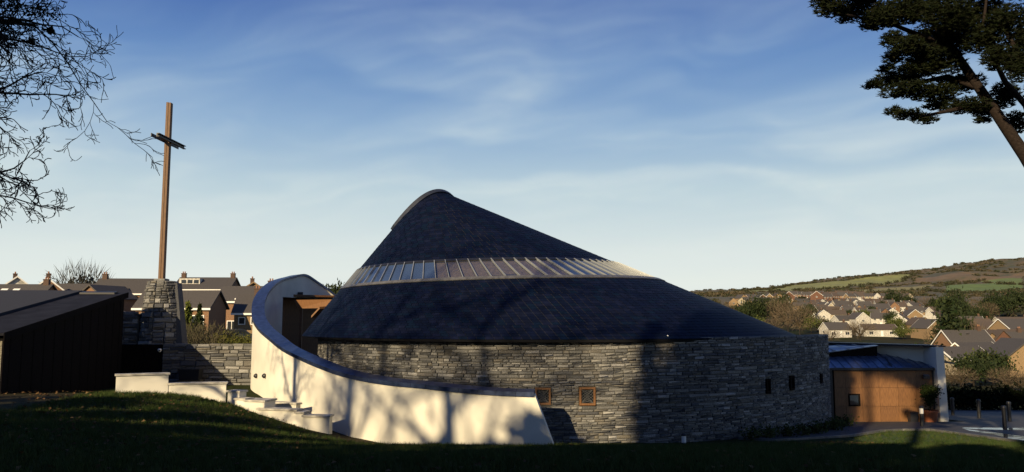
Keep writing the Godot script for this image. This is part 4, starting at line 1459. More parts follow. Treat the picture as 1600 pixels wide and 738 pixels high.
	for q in pads:
		var dd := 16.0 + rng.randf_range(-1.3, 1.3)
		var c := at(q[0], q[1], dd) - pb
		var k := dd / FOCAL
		var nt := int(clampf(q[2] * q[3] * 1.25, 110, 900))
		for i in nt:
			var o := Vector3(rng.randfn(), rng.randfn(), rng.randfn()) * 0.46
			o = o.limit_length(1.0)
			var p := c + Vector3(o.x * q[2] * 1.12 * k, o.y * q[3] * 1.15 * k - o.x * o.x * 0.03, o.z * q[2] * k)
			for j in 5:
				var a := Vector3(rng.randfn(), rng.randf_range(-0.2, 1.0), rng.randfn()).normalized()
				var b := a.cross(Vector3(rng.randfn(), rng.randfn(), rng.randfn())).normalized()
				var s := rng.randf_range(0.06, 0.11)
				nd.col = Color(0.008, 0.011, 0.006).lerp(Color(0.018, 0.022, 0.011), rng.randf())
				nd.tri(p - b * 0.012, p + b * 0.012, p + a * s)
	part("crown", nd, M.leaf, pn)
	# the shelter belt behind the photographer that shades the bank: dark conifers, out of frame
	var proto := thing("shelter_conifer", "dark conifer of the shelter belt on the bank facing the church", "tree", Vector3.ZERO, 0, "conifers of the shelter belt")
	var cm := MB.new()
	for lay in 16:
		var y := 0.12 + lay * 0.054
		var r := lerpf(0.2, 0.035, pow(lay / 15.0, 1.3))
		leaf_mass(cm, Vector3(0, y, 0), Vector3(r, 0.05, r), int(360 * (1.0 - lay / 22.0)), 0.035, Color(0.012, 0.018, 0.008), Color(0.028, 0.034, 0.014), 12, 0.7, 0.3)
	part("crown", cm, M.leaf, proto)
	var ct := MB.new()
	ct.tube([Vector3(0, -0.05, 0), Vector3(0, 0.5, 0), Vector3(0, 0.95, 0)], [0.018, 0.012, 0.003], 6)
	part("trunk", ct, M.pine_bark, proto)
	var first := true
	# x, z, height of the top over the drum's ground
	for q in BELT:
		var o := on_ground(q[0], q[1])
		var hh: float = q[2] - o.y
		var wd: float = q[3] if q.size() > 3 else 12.0
		if first:
			proto.position = o; proto.scale = Vector3(wd, hh, wd); first = false
		else: copy(proto, o, rng.randf() * TAU, Vector3(wd, hh, wd))
	# pines with bare stems and high crowns among them
	var pproto := thing("shelter_pine", "tall pine with a bare stem and high crown in the shelter belt", "tree", Vector3.ZERO, 0, "pines of the shelter belt")
	var pm := MB.new()
	leaf_mass(pm, Vector3(0, 0.885, 0), Vector3(0.125, 0.115, 0.125), 3000, 0.02, Color(0.012, 0.018, 0.008), Color(0.028, 0.034, 0.014), 60, 0.34, 0.15)
	part("crown", pm, M.leaf, pproto)
	var ptm := MB.new()
	ptm.tube([Vector3(0, -0.03, 0), Vector3(0.004, 0.4, 0.003), Vector3(0, 0.9, 0)], [0.014, 0.011, 0.004], 7)
	part("trunk", ptm, M.pine_bark, pproto)
	first = true
	for q in [[-8.6, 9.0, 28.0, 25.0], [-5.6, 8.0, 27.0, 26.0], [-2.4, 9.4, 27.5, 26.0], [0.8, 8.4, 26.0, 25.0], [4.0, 9.0, 27.0, 25.0]]:
		var o := on_ground(q[0], q[1])
		if first:
			pproto.position = o; pproto.scale = Vector3(q[3], q[2] - o.y, q[3]); first = false
		else: copy(pproto, o, rng.randf() * TAU, Vector3(q[3], q[2] - o.y, q[3]))
var BELT := belt()
func belt() -> Array:
	var out := []
	var x := -64.0
	var i := 0
	while x < 14.0:
		var top: float = table([[-64, 16.5], [-40, 17.6], [-33, 17.6], [-30, 16.9], [-27, 16.5], [-24, 15.7], [-21.8, 15.9], [-20.6, 16.8], [-17.4, 16.4], [14, 15.7]], x)
		out.append([x, 8.4 + [0.0, 0.9, -0.6][i % 3], top + [0.0, 0.4, -0.3, 0.25, -0.2][i % 5], 15.0])
		x += 2.0
		i += 1
	for q in [[-15.6, 8.6, 22.0, 7.0], [-14.5, 9.0, 24.0, 10.0], [-13.3, 8.2, 26.5, 14.0], [-12.0, 9.2, 28.0, 15.0], [-10.8, 8.4, 27.5, 14.0], [-9.9, 9.0, 27.0, 11.0], [-14.4, 11.2, 27.5, 16.0], [-13.2, 11.8, 28.5, 16.0], [-12.0, 11.0, 28.5, 15.0]]:
		out.append(q)
	return out

# ---------------------------------------------------------------- houses
var H := {}
func house_mats():
	H.brick = mat(lin(0.34, 0.19, 0.105), 0.9, noise_fine, 0.5)
	H.tan = mat(lin(0.4, 0.27, 0.145), 0.9, noise_fine, 0.5)
	H.red = mat(lin(0.2, 0.095, 0.058), 0.9, noise_fine, 0.5)
	H.white = mat(lin(0.7, 0.67, 0.6), 0.85, noise_mid, 0.3)
	H.cream = mat(lin(0.55, 0.47, 0.33), 0.85, noise_mid, 0.3)
	H.roof = mat(lin(0.105, 0.095, 0.09), 0.85, noise_fine, 0.4)
	H.roof_brown = mat(lin(0.13, 0.098, 0.078), 0.85, noise_fine, 0.4)
	H.trim = mat(lin(0.75, 0.74, 0.7), 0.6)
	H.stack = mat(lin(0.14, 0.085, 0.06), 0.9, noise_fine, 0.8)
	H.glass = mat(lin(0.02, 0.024, 0.03), 0.08)
	H.pot = mat(lin(0.24, 0.12, 0.07), 0.9)
func house(called: String, label: String, pos: Vector3, turn: float, w: float, dp: float, eave: float, ridge: float, wm: Material, rm: Material, wins: Array, chim: Array, opts := {}) -> Node3D:
	var h := thing(called, label, "house", pos, turn, opts.get("group", ""))
	var b := MB.new()
	var x := w * 0.5
	var z := dp * 0.5
	b.quad(Vector3(-x, -2, z), Vector3(x, -2, z), Vector3(x, eave, z), Vector3(-x, eave, z))
	b.quad(Vector3(x, -2, -z), Vector3(-x, -2, -z), Vector3(-x, eave, -z), Vector3(x, eave, -z))
	b.quad(Vector3(x, -2, z), Vector3(x, -2, -z), Vector3(x, eave, -z), Vector3(x, eave, z))
	b.quad(Vector3(-x, -2, -z), Vector3(-x, -2, z), Vector3(-x, eave, z), Vector3(-x, eave, -z))
	b.tri(Vector3(x, eave, z), Vector3(x, eave, -z), Vector3(x, ridge, 0))
	b.tri(Vector3(-x, eave, -z), Vector3(-x, eave, z), Vector3(-x, ridge, 0))
	part("wall", b, wm, h)
	var r := MB.new()
	var ov := 0.3
	var sl := (ridge - eave) / z
	var oz := z + ov
	var ey := eave - ov * sl
	for s in [1.0, -1.0]:
		var a := [Vector3(-x - ov, ey, oz * s), Vector3(x + ov, ey, oz * s), Vector3(x + ov, ridge, 0), Vector3(-x - ov, ridge, 0)]
		var t := Vector3(0, 0.16, 0)
		if s > 0: r.hexa([a[0], a[1], a[2], a[3], a[0] + t, a[1] + t, a[2] + t, a[3] + t])
		else: r.hexa([a[1], a[0], a[3], a[2], a[1] + t, a[0] + t, a[3] + t, a[2] + t])
	var ro := part("roof", r, rm, h)
	if opts.get("barge", true):
		for e in [1.0, -1.0]:
			var bb := MB.new()
			for s in [1.0, -1.0]:
				var p0 := Vector3((x + ov + 0.01) * e, ey - 0.06, oz * s)
				var p1 := Vector3((x + ov + 0.01) * e, ridge - 0.04, 0)
				var th := Vector3(0.05 * e, 0, 0)
				var u := Vector3(0, 0.24, 0)
				bb.quad(p0 + th, p1 + th, p1 + u + th, p0 + u + th); bb.quad(p0, p1, p1 + th, p0 + th)
				bb.quad(p0 + u, p1 + u, p1 + u + th, p0 + u + th)
			part("bargeboard", bb, opts.get("trim", H.trim), ro)
	if opts.get("fascia", true):
		var fb := MB.new()
		fb.bx(Vector3(-x - ov, ey - 0.1, oz + 0.01), Vector3(x + ov, ey + 0.12, oz + 0.07))
		part("gutter_board", fb, H.trim, ro)
	for c in chim:
		var cm := MB.new()
		cm.bx(Vector3(c - 0.36, ridge - 0.7, -0.3), Vector3(c + 0.36, ridge + 0.75, 0.3))
		cm.bx(Vector3(c - 0.41, ridge + 0.75, -0.35), Vector3(c + 0.41, ridge + 0.86, 0.35))
		var co := part("chimney", cm, opts.get("chim", H.stack), ro)
		var pm := MB.new()
		for k in 2: pm.lathe(Vector3(c - 0.16 + k * 0.32, ridge + 0.86, 0), [[0.11, 0.0], [0.09, 0.3], [0.0, 0.31]], 8)
		part("chimney_pots", pm, H.pot, co)
	for q in wins:            # side ("f" front, "r" right gable, "l" left gable), centre along, sill, width, height
		var fm := MB.new()
		var gm := MB.new()
		fm.box(Transform3D(Basis(), Vector3(0, 0, 0.03)), Vector3(q[3], q[4], 0.08))
		var cols := maxi(1, int(round(q[3] / 0.75)))
		var cw: float = (q[3] - 0.12) / cols
		for k in cols:
			gm.bx(Vector3(-q[3] * 0.5 + 0.06 + k * cw + 0.035, -q[4] * 0.5 + 0.1, 0.0), Vector3(-q[3] * 0.5 + 0.06 + (k + 1) * cw - 0.035, q[4] * 0.5 - 0.1, 0.078))
		var door: bool = q.size() > 5 and q[5] == "door"
		var fo := part("door" if door else "window", fm, (opts.get("door", H.trim) if door else H.trim), h)
		var tf := Transform3D(Basis(), Vector3(q[1], q[2] + q[4] * 0.5, z))
		if q[0] == "r": tf = Transform3D(Basis(Vector3.UP, PI / 2), Vector3(x, q[2] + q[4] * 0.5, -q[1]))
		if q[0] == "l": tf = Transform3D(Basis(Vector3.UP, -PI / 2), Vector3(-x, q[2] + q[4] * 0.5, q[1]))
		fo.transform = tf
		if not door: part("pane", gm, H.glass, fo)
	return h
func make_left_houses():
	house_mats()
	var base := func(px: float, d: float) -> Vector3:
		var p := at(px, 500, d)
		return on_ground(p.x, p.z)
	var Y := func(py: float, d: float, o: Vector3) -> float: return at(800, py, d).y - o.y
	# nearest brick cottage with its right gable in shade
	var p: Vector3 = base.call(283, 92)
	house("brick_house", "long brick cottage with grey roof and white garage door behind two conifers", p, -0.06, 8.4, 4.6, Y.call(480, 89, p), Y.call(456, 92, p), H.brick, H.roof, [["f", 2.6, 0.6, 2.2, 2.3], ["f", -0.6, 0.8, 1.2, 1.3], ["f", -2.9, 0.8, 1.2, 1.3]], [], {"barge": false})
	p = base.call(392, 108)
	house("brick_house", "two storey brick house with bay window beside the white curved wall", p, -0.05, 7.4, 5.5, Y.call(470, 105, p), Y.call(449, 108, p), H.brick, H.roof, [["f", -0.4, 3.1, 1.6, 1.9], ["f", -1.2, 0.6, 1.9, 1.5], ["f", -3.0, 3.0, 0.9, 1.9], ["f", -3.1, 0.4, 0.7, 1.6], ["f", 0.7, 0.1, 1.0, 2.1, "door"]], [2.6], {"barge": false, "door": M.dark_metal})
	p = base.call(404, 97)
	house("brick_house", "low brick outbuilding with steep grey roof beside the curved wall", p, 0.1, 4.6, 5.0, Y.call(488, 95, p), Y.call(462, 97, p), H.tan, H.roof, [["f", -1.4, 1.7, 0.8, 0.9], ["f", 0.0, 1.7, 0.8, 0.9]], [-0.2], {"barge": false})
	p = base.call(323, 140)
	house("brick_house", "tall brick house with a wide white dormer and two end chimneys", p, 0.05, 9.2, 7.5, Y.call(452, 136, p), Y.call(435, 140, p), H.brick, H.roof, [["f", -0.6, 3.3, 1.6, 1.5], ["f", -2.6, 3.3, 1.0, 1.5], ["f", 1.4, 3.3, 1.4, 1.4]], [-4.2, 4.2], {"barge": false})
	var dm := MB.new()
	var hh: Node3D = get_child(get_child_count() - 1)
	var ry: float = Y.call(435, 140, p)
	dm.bx(Vector3(-4.2, ry - 1.55, -1.0), Vector3(-0.7, ry - 0.15, 2.3))
	var dmo := part("dormer", dm, H.white, hh)
	for k in 3:
		var dw := MB.new()
		dw.bx(Vector3(-3.8 + k * 1.05, ry - 1.0, 2.301), Vector3(-3.0 + k * 1.05, ry - 0.4, 2.33))
		part("pane", dw, H.glass, dmo)
	p = base.call(392, 126)
	house("gabled_house", "brick gable end with a chimney rising behind the brick houses", p, PI / 2 + 0.35, 9.0, 6.6, Y.call(466, 124, p), Y.call(443, 124, p), H.tan, H.roof, [], [0.0], {"fascia": false, "trim": H.tan})
	p = base.call(205, 125)
	house("brick_house", "grey roofed house behind the stone stump with tall chimney", p, 0.1, 9.6, 7.0, Y.call(458, 121, p), Y.call(437, 125, p), H.brick, H.roof, [["f", -2.0, 3.0, 1.5, 1.4], ["f", 2.0, 3.0, 1.5, 1.4]], [-4.2], {"barge": false})
	p = base.call(165, 118)
	house("gabled_house", "small dark gable beside the stump's houses", p, PI / 2 - 0.2, 7.0, 4.4, Y.call(466, 118, p), Y.call(448, 118, p), H.brick, H.roof, [], [], {"fascia": false, "trim": H.roof})
	p = base.call(128, 128)
	house("brick_house", "long low grey roof showing over the dark hall", p, 0.05, 8.6, 6.5, Y.call(466, 124, p), Y.call(445, 128, p), H.brick, H.roof, [["f", 0.0, 3.0, 1.5, 1.2]], [], {"barge": false})
	p = base.call(72, 120)
	house("gabled_house", "brick gable with broad white bargeboards above the dark hall roof", p, PI / 2 + 0.5, 8.0, 5.6, Y.call(462, 120, p), Y.call(438, 120, p), H.brick, H.roof, [], [-2.6], {"fascia": false})
	p = base.call(20, 130)
	house("gabled_house", "white trimmed gable house with a tall chimney above the dark hall", p, PI / 2 + 0.6, 8.6, 6.4, Y.call(460, 130, p), Y.call(435, 130, p), H.white, H.roof, [], [2.2], {"fascia": false})
	p = base.call(30, 112)
	var rh := house("brick_house", "grey roof with two pale skylights above the dark hall", p, 0.05, 8.0, 6.4, Y.call(468, 110, p), Y.call(446, 112, p), H.brick, H.roof, [["f", -1.0, 2.4, 1.4, 1.2]], [3.4], {"barge": false})
	for k in 2:
		var sk := MB.new()
		var e: float = Y.call(468, 110, p)
		var r2: float = Y.call(446, 112, p)
		var nx := -2.0 + k * 1.6
		var s0 := 0.35
		var s1 := 0.65
		sk.quad(Vector3(nx, lerpf(e, r2, s0) + 0.2, lerpf(3.2, 0, s0)), Vector3(nx + 0.9, lerpf(e, r2, s0) + 0.2, lerpf(3.2, 0, s0)), Vector3(nx + 0.9, lerpf(e, r2, s1) + 0.2, lerpf(3.2, 0, s1)), Vector3(nx, lerpf(e, r2, s1) + 0.2, lerpf(3.2, 0, s1)))
		part("skylight", sk, H.trim, rh)
	# parked cars by the brick house
	var cp: Vector3 = base.call(365, 84)
	car(cp + Vector3(0, 0, 0), 0.5, "dark blue car parked below the brick house beside the white wall", lin(0.015, 0.018, 0.03))
	# garden shrubs and conifers
	var cf := conifer("garden_conifer", "light green pointed conifer before the brick cottage", Color(0.045, 0.065, 0.016), Color(0.12, 0.13, 0.03))
	var q: Vector3 = at(293, 500, 68)
	var s: float = at(800, 470, 68).y - ground(q.x, q.z)
	cf.position = on_ground(q.x, q.z); cf.scale = Vector3(3.4, s, 3.4)
	var cg := conifer("garden_conifer", "narrow dark conifer before the brick cottage", Color(0.012, 0.02, 0.008), Color(0.035, 0.045, 0.016))
	q = at(311, 500, 67)
	s = at(800, 475, 67).y - ground(q.x, q.z)
	cg.position = on_ground(q.x, q.z); cg.scale = Vector3(2.6, s, 2.6)
	var i := 0
	for b in [[292, 506, 60, 2.0, 0], [312, 512, 58, 1.7, 0], [330, 508, 60, 1.9, 0], [282, 512, 57, 1.6, 0], [345, 516, 58, 1.5, 1], [360, 513, 60, 1.6, 1], [376, 518, 58, 1.4, 1], [390, 520, 56, 1.4, 1], [300, 524, 54, 1.4, 0], [325, 526, 54, 1.3, 0], [352, 528, 54, 1.2, 1]]:
		q = at(b[0], b[1], b[2])
		var g := ground(q.x, q.z)
		var sh := thing("garden_shrub", ["tangled brown winter shrub behind the stone garden wall", "yellow green leafy shrub behind the stone garden wall"][b[4]], "shrub", Vector3(q.x, g, q.z), 0, ["brown shrubs behind the garden wall", "green shrubs behind the garden wall"][b[4]])
		var m := MB.new()
		var hgt := q.y - g
		if b[4] == 0:
			twig_mass(m, Vector3(0, hgt * 0.5, 0), Vector3(b[3], hgt * 0.5, 1.2), 900, 0.5, 0.02, Color(0.05, 0.045, 0.03), Color(0.11, 0.095, 0.06))
			leaf_mass(m, Vector3(0, hgt * 0.5, 0), Vector3(b[3], hgt * 0.5, 1.2), 700, 0.12, Color(0.03, 0.035, 0.018), Color(0.07, 0.07, 0.035), 18, 0.5, 0.2)
		else:
			leaf_mass(m, Vector3(0, hgt * 0.5, 0), Vector3(b[3], hgt * 0.5, 1.2), 1300, 0.13, Color(0.035, 0.045, 0.014), Color(0.14, 0.13, 0.035), 20, 0.5, 0.2)
		part("crown", m, M.leaf, sh)
		i += 1
	# the bushy tree on the left skyline and the dark ones behind the curl
	var lt := winter_tree("skyline_tree", "bare round tree standing above the left hand house roofs", Color(0.03, 0.032, 0.03), Color(0.07, 0.065, 0.055), true)
	q = at(124, 440, 150)
	lt.position = on_ground(q.x, q.z); lt.scale = Vector3(6.6, at(800, 416, 150).y - lt.position.y, 6.6)
	for k in [[505, 444, 120], [518, 440, 135], [530, 441, 140], [545, 447, 130]]:
		var dt := round_tree("dark_tree", "dark evergreen treetop behind the curl of the white wall", Color(0.014, 0.02, 0.01), Color(0.035, 0.045, 0.02), "dark trees behind the church")
		q = at(k[0], k[1], k[2])
		dt.position = on_ground(q.x, q.z)
		var hgt: float = q.y - dt.position.y
		dt.scale = Vector3(hgt * 0.5, hgt, hgt * 0.5)
func car(pos: Vector3, turn: float, label: String, c: Color):
	var o := thing("parked_car", label, "car", pos, turn)
	var paint := mat(c, 0.25)
	paint.clearcoat_enabled = true
	var b := MB.new()
	var prof := [[-2.1, 0.35], [-2.1, 0.75], [-1.2, 0.9], [-0.6, 1.4], [0.9, 1.42], [1.6, 0.95], [2.1, 0.88], [2.1, 0.35]]
	for i in prof.size() - 1:
		var p0 := Vector3(prof[i][0], prof[i][1], 0)
		var p1 := Vector3(prof[i + 1][0], prof[i + 1][1], 0)
		b.quad(p0 + Vector3(0, 0, 0.85), p0 - Vector3(0, 0, 0.85), p1 - Vector3(0, 0, 0.85), p1 + Vector3(0, 0, 0.85))
	for s in [0.85, -0.85]:
		for i in range(1, prof.size() - 1):
			b.tri(Vector3(prof[0][0], prof[0][1], s), Vector3(prof[i][0], prof[i][1], s), Vector3(prof[i + 1][0], prof[i + 1][1], s))
	part("body", b, paint, o)
	for s in [-1.3, 1.3]:
		for t in [-0.8, 0.8]:
			var w := MB.new()
			w.tube([Vector3(s, 0.32, t - 0.1), Vector3(s, 0.32, t + 0.1)], [0.32, 0.32], 14)
			part("wheel", w, M.dark_metal, o)
	var g := MB.new()
	g.quad(Vector3(-1.0, 0.93, 0.86), Vector3(1.4, 0.95, 0.86), Vector3(0.85, 1.36, 0.86), Vector3(-0.55, 1.34, 0.86))
	part("side_window", g, H.glass, o)
	var ws := MB.new()
	ws.quad(Vector3(-1.17, 0.94, 0.75), Vector3(-0.63, 1.38, 0.7), Vector3(-0.63, 1.38, -0.7), Vector3(-1.17, 0.94, -0.75))
	part("windscreen", ws, H.glass, o)

# unit trees (one metre tall, one metre half-width), scaled where they stand
var unit := {}
func unit_crown(kind: String, c0: Color, c1: Color) -> ArrayMesh:
	var key := kind + str(c0) + str(c1) + str(rng.randi() % 2)
	if unit.has(key): return unit[key]
	var m := MB.new()
	match kind:
		"conifer":
			for lay in 10:
				var r := lerpf(0.32, 0.03, pow(lay / 9.0, 1.1))
				leaf_mass(m, Vector3(0, 0.12 + lay * 0.088, 0), Vector3(r, 0.08, r), 150 - lay * 8, 0.075, c0, c1, 9, 0.7, 0.3)
		"round":
			leaf_mass(m, Vector3(0, 0.58, 0), Vector3(0.95, 0.42, 0.95), 1900, 0.085, c0, c1, 26, 0.42, 0.35)
		"winter":
			twig_mass(m, Vector3(0, 0.6, 0), Vector3(0.9, 0.4, 0.9), 850, 0.2, 0.008, c0, c1)
			for k in 9:
				var a := TAU * k / 9.0
				m.col = c0
				m.tube([Vector3(0, 0.25, 0), Vector3(cos(a) * 0.25, 0.5, sin(a) * 0.25), Vector3(cos(a) * 0.6, 0.8, sin(a) * 0.6)], [0.03, 0.02, 0.006], 4, false)
	unit[key] = m.mesh()
	return unit[key]
func unit_trunk() -> ArrayMesh:
	if not unit.has("trunk"):
		var m := MB.new()
		m.tube([Vector3(0, -0.06, 0), Vector3(0.01, 0.25, 0), Vector3(0, 0.6, 0.01)], [0.045, 0.035, 0.012], 6)
		unit.trunk = m.mesh()
	return unit.trunk
func tree_of(kind: String, called: String, label: String, c0: Color, c1: Color, group := "") -> Node3D:
	var t := thing(called, label, "tree", Vector3.ZERO, rng.randf() * TAU, group)
	part("crown", unit_crown(kind, c0, c1), M.leaf, t)
	part("trunk", unit_trunk(), M.bark, t)
	return t
func conifer(called: String, label: String, c0: Color, c1: Color, group := "") -> Node3D: return tree_of("conifer", called, label, c0, c1, group)
func round_tree(called: String, label: String, c0: Color, c1: Color, group := "") -> Node3D: return tree_of("round", called, label, c0, c1, group)
func winter_tree(called: String, label: String, c0: Color, c1: Color, leafy := false, group := "") -> Node3D:
	var t := tree_of("winter", called, label, c0, c1, group)
	if leafy:
		var m := MB.new()
		leaf_mass(m, Vector3(0, 0.55, 0), Vector3(0.8, 0.36, 0.8), 700, 0.08, c0, c1, 14, 0.4, 0.4)
		part("ivy", m, M.leaf, t)
	return t

func marks_z(marks: Array, near: String) -> float:
	for m in marks:
		if m[1] == near: return m[0].z
	return 0.0

# ---------------------------------------------------------------- town and hillside on the right
func make_town():
	var kinds := {"w": H.white, "t": H.tan, "b": H.brick, "r": H.red, "c": H.cream}
	var words := {"w": "white rendered house", "t": "tan brick house", "b": "brown brick house", "r": "red brick house", "c": "cream house"}
	var put := func(px: float, py: float, k: String, w: float, dp: float, eave: float, rise: float, turn: float, label: String, group: String):
		var p := land(px, py)
		var wn := []
		if eave > 4.0:
			for f in [-0.3, 0.0, 0.3]: wn.append(["f", f * w, 3.2, 1.3, 1.2])
		wn.append(["f", -0.3 * w, 0.8, 1.8, 1.3]); wn.append(["f", 0.3 * w, 0.8, 1.8, 1.3]); wn.append(["f", 0.02 * w, 0.1, 1.0, 2.1, "door"])
		wn.append(["r", 0.0, maxf(eave - 1.6, 0.8), 1.3, 1.2]); wn.append(["l", 0.0, maxf(eave - 1.6, 0.8), 1.3, 1.2])
		house("town_house", label, p, turn, w, dp, eave, eave + rise, kinds[k], H.roof_brown if int(px) % 2 else H.roof, wn, [w * 0.38] if int(px) % 3 else [], {"group": group, "barge": k == "w" or int(px) % 4 == 0, "fascia": false})
	var q := PI / 2
	var marks := []
	for m in [[1590, 587, "tan gable house by the hedge"], [1524, 578, "long grey roofed bungalow"], [1545, 537, "wide tan terrace"], [1583, 515, "long white house under the hill"], [1452, 530, "broad tan gable"], [1465, 510, "white house with a big low roof"], [1424, 505, "tan chalet house"], [1306, 528, "small white cottage"], [1371, 526, "long low white bungalow"], [1342, 513, "tall white gable house"], [1430, 487, "lone white house"], [1415, 470, "cream house below the field"], [1276, 472, "tall red brick gable"], [1232, 471, "red brick gable of the upper terrace"], [1180, 500, "long slope of the church roof"], [1330, 471, "terrace under the field"], [1300, 491, "middle row of bungalows"], [1374, 491, "middle row of pale houses"], [1500, 585, "pale low shed"]]:
		marks.append([land(m[0], m[1]), m[2]])
	# the ones that stand out
	put.call(1590, 587, "t", 8.0, 5.6, 2.6, 2.3, q - 0.15, "tan gable house beyond the hedge beside the drive", "")
	put.call(1524, 578, "t", 8.5, 5.4, 1.8, 2.1, 0.5, "long grey roofed bungalow with a tan gable beyond the hedge", "")
	put.call(1545, 537, "t", 13.0, 6.5, 4.2, 2.4, 0.12, "wide tan terrace with brown roof above the bungalow", "")
	put.call(1592, 541, "t", 11.0, 7.5, 4.4, 2.6, 0.2, "tan house beside the wide tan terrace", "")
	put.call(1583, 515, "w", 16.0, 7.0, 3.2, 2.4, 0.05, "long white house below the hill among dark trees", "")
	put.call(1452, 530, "t", 10.0, 8.0, 4.0, 3.2, q + 0.15, "tan brick house with a broad gable behind the annex", "")
	put.call(1437, 524, "t", 9.0, 7.5, 4.4, 2.8, q + 0.1, "tan brick gable behind the broad gabled house", "")
	put.call(1465, 510, "w", 13.0, 9.0, 3.2, 3.6, 0.6, "white house with a big low roof on the slope", "")
	put.call(1424, 505, "t", 10.0, 8.0, 4.0, 3.0, q, "tan chalet house on the slope above the gabled houses", "")
	put.call(1306, 528, "w", 9.5, 7.0, 3.0, 2.6, 0.15, "small white cottage behind the end of the stone wall", "")
	put.call(1371, 526, "w", 14.0, 6.5, 2.8, 2.0, 0.08, "long low white bungalow behind the annex roof", "")
	put.call(1342, 513, "w", 9.0, 7.5, 4.6, 3.0, q + 0.1, "tall white gable house behind the annex", "")
	put.call(1378, 512, "w", 9.0, 7.0, 4.4, 2.6, -0.5, "white house turned sideways above the low bungalow", "")
	put.call(1318, 512, "w", 9.0, 7.0, 3.4, 2.4, 0.2, "white house with dormers above the small cottage", "")
	put.call(1409, 515, "w", 8.5, 7.0, 4.4, 2.6, 0.9, "white gabled house beside the tan chalet", "")
	put.call(1430, 487, "w", 10.0, 7.0, 3.6, 2.4, 0.3, "lone white house among trees under the hill", "")
	put.call(1415, 470, "c", 12.0, 9.0, 3.4, 3.6, q + 0.3, "cream gable house high under the hill field", "")
	put.call(1500, 585, "c", 6.0, 5.0, 2.3, 1.4, 0.2, "pale low shed beside the dark side eave", "")
	put.call(1276, 472, "r", 13.0, 11.0, 5.6, 4.2, q - 0.3, "tall red brick gable in the upper terrace", "")
	put.call(1232, 471, "r", 13.0, 10.0, 5.0, 4.0, q - 0.2, "red brick gable beside the trees in the upper terrace", "")
	var rows := [   # along the slope: px from, to, step, py from, to, kind cycle, storeys
		[1158, 1224, 14.0, 474.0, 472.0, "tbrt", 4.8, "small brick house in the upper row beside the dark trees", "upper row of brick houses"],
		[1292, 1345, 13.5, 473.0, 471.0, "rrbt", 5.0, "red or brown brick house in the terrace under the field", "terrace under the field"],
		[1340, 1400, 15.0, 471.0, 470.0, "wcwr", 4.6, "pale house in the row under the hill field", "pale row under the hill field"],
		[1262, 1330, 17.0, 492.0, 488.0, "ctcw", 3.2, "pale bungalow in the middle row of the town", "middle row of bungalows"],
		[1344, 1404, 16.0, 494.0, 489.0, "wtwb", 4.0, "house in the middle row above the white bungalows", "middle row of houses"],
		[1286, 1350, 21.0, 503.0, 500.0, "wcw", 4.0, "white or cream house in the lower row of the town", "lower row of pale houses"],
		[1146, 1230, 12.0, 481.0, 480.0, "tcbt", 4.4, "tan or brown house of the second row beside the dark trees", "second row beside the trees"],
		[1270, 1345, 13.0, 480.0, 479.0, "twrc", 3.4, "small house on the slope between terrace and bungalows", "slope between terrace and bungalows"],
		[1355, 1412, 13.0, 480.0, 478.0, "wrwt", 3.6, "small house just below the pale hill row", "houses below the pale hill row"],
		[1360, 1400, 16.0, 503.0, 501.0, "wbw", 4.2, "house of the lower row beside the tall white gable", "lower row beside the white gable"],
		[1500, 1540, 17.0, 523.0, 521.0, "tbt", 4.0, "brown roofed house behind the wide tan terrace", "houses behind the tan terrace"],
		[1508, 1596, 22.0, 563.0, 560.0, "btr", 2.6, "low roofed brick house between terrace and bungalow", "low roofs between terrace and bungalow"],
		[1240, 1345, 10.0, 467.5, 466.5, "rtrcb", 4.6, "small brick house in the topmost row under the hedgerow", "topmost row of houses"],
		[1250, 1340, 12.0, 485.5, 483.5, "tcrw", 3.4, "small house in the row above the bungalows", "row above the bungalows"],
		[1270, 1350, 14.0, 497.5, 495.0, "wtcr", 3.6, "small house in the row below the bungalows", "row below the bungalows"],
		[1350, 1420, 13.0, 485.0, 483.0, "wcwt", 3.6, "small house in the row under the large evergreen", "row under the large evergreen"],
		[1430, 1480, 15.0, 499.0, 497.0, "twb", 3.8, "small house on the slope above the big low roof", "houses above the big low roof"],
		[1392, 1420, 14.0, 488.0, 487.0, "ww", 3.4, "small white house half hidden below the lone white house", "small white houses on the slope"]]
	for r in rows:
		var px: float = r[0]
		var i := 0
		while px < r[1]:
			var py := lerpf(r[3], r[4], (px - r[0]) / (r[1] - r[0])) + rng.randf_range(-1.5, 1.5)
			var gable := rng.randf() < 0.4
			put.call(px, py, r[5][i % r[5].length()], rng.randf_range(7.5, 10.0), rng.randf_range(6.2, 7.6), r[6] + rng.randf_range(-0.3, 0.3), rng.randf_range(2.4, 3.4), (q if gable else 0.0) + rng.randf_range(-0.3, 0.3), r[7], r[8])
			px += r[2] * rng.randf_range(0.85, 1.15)
			i += 1
	# trees: px, py of the foot, height m, half-width m, kind (e evergreen round, c conifer, w winter brown, g green round)
	var pal := {"e": [Color(0.014, 0.022, 0.011), Color(0.04, 0.05, 0.022)], "c": [Color(0.012, 0.02, 0.01), Color(0.035, 0.045, 0.02)], "w": [Color(0.07, 0.052, 0.035), Color(0.14, 0.11, 0.075)], "g": [Color(0.035, 0.05, 0.016), Color(0.1, 0.11, 0.035)]}
	var tl := {"e": ["town_evergreen", "dark round evergreen among the houses below the hill", "dark evergreens in the town"], "c": ["town_conifer", "dark pointed conifer among the houses below the hill", "conifers in the town"], "w": ["winter_tree", "bare brown winter tree among the houses below the hill", "bare trees in the town"], "g": ["town_tree", "yellow green bushy tree among the houses below the hill", "green trees in the town"]}
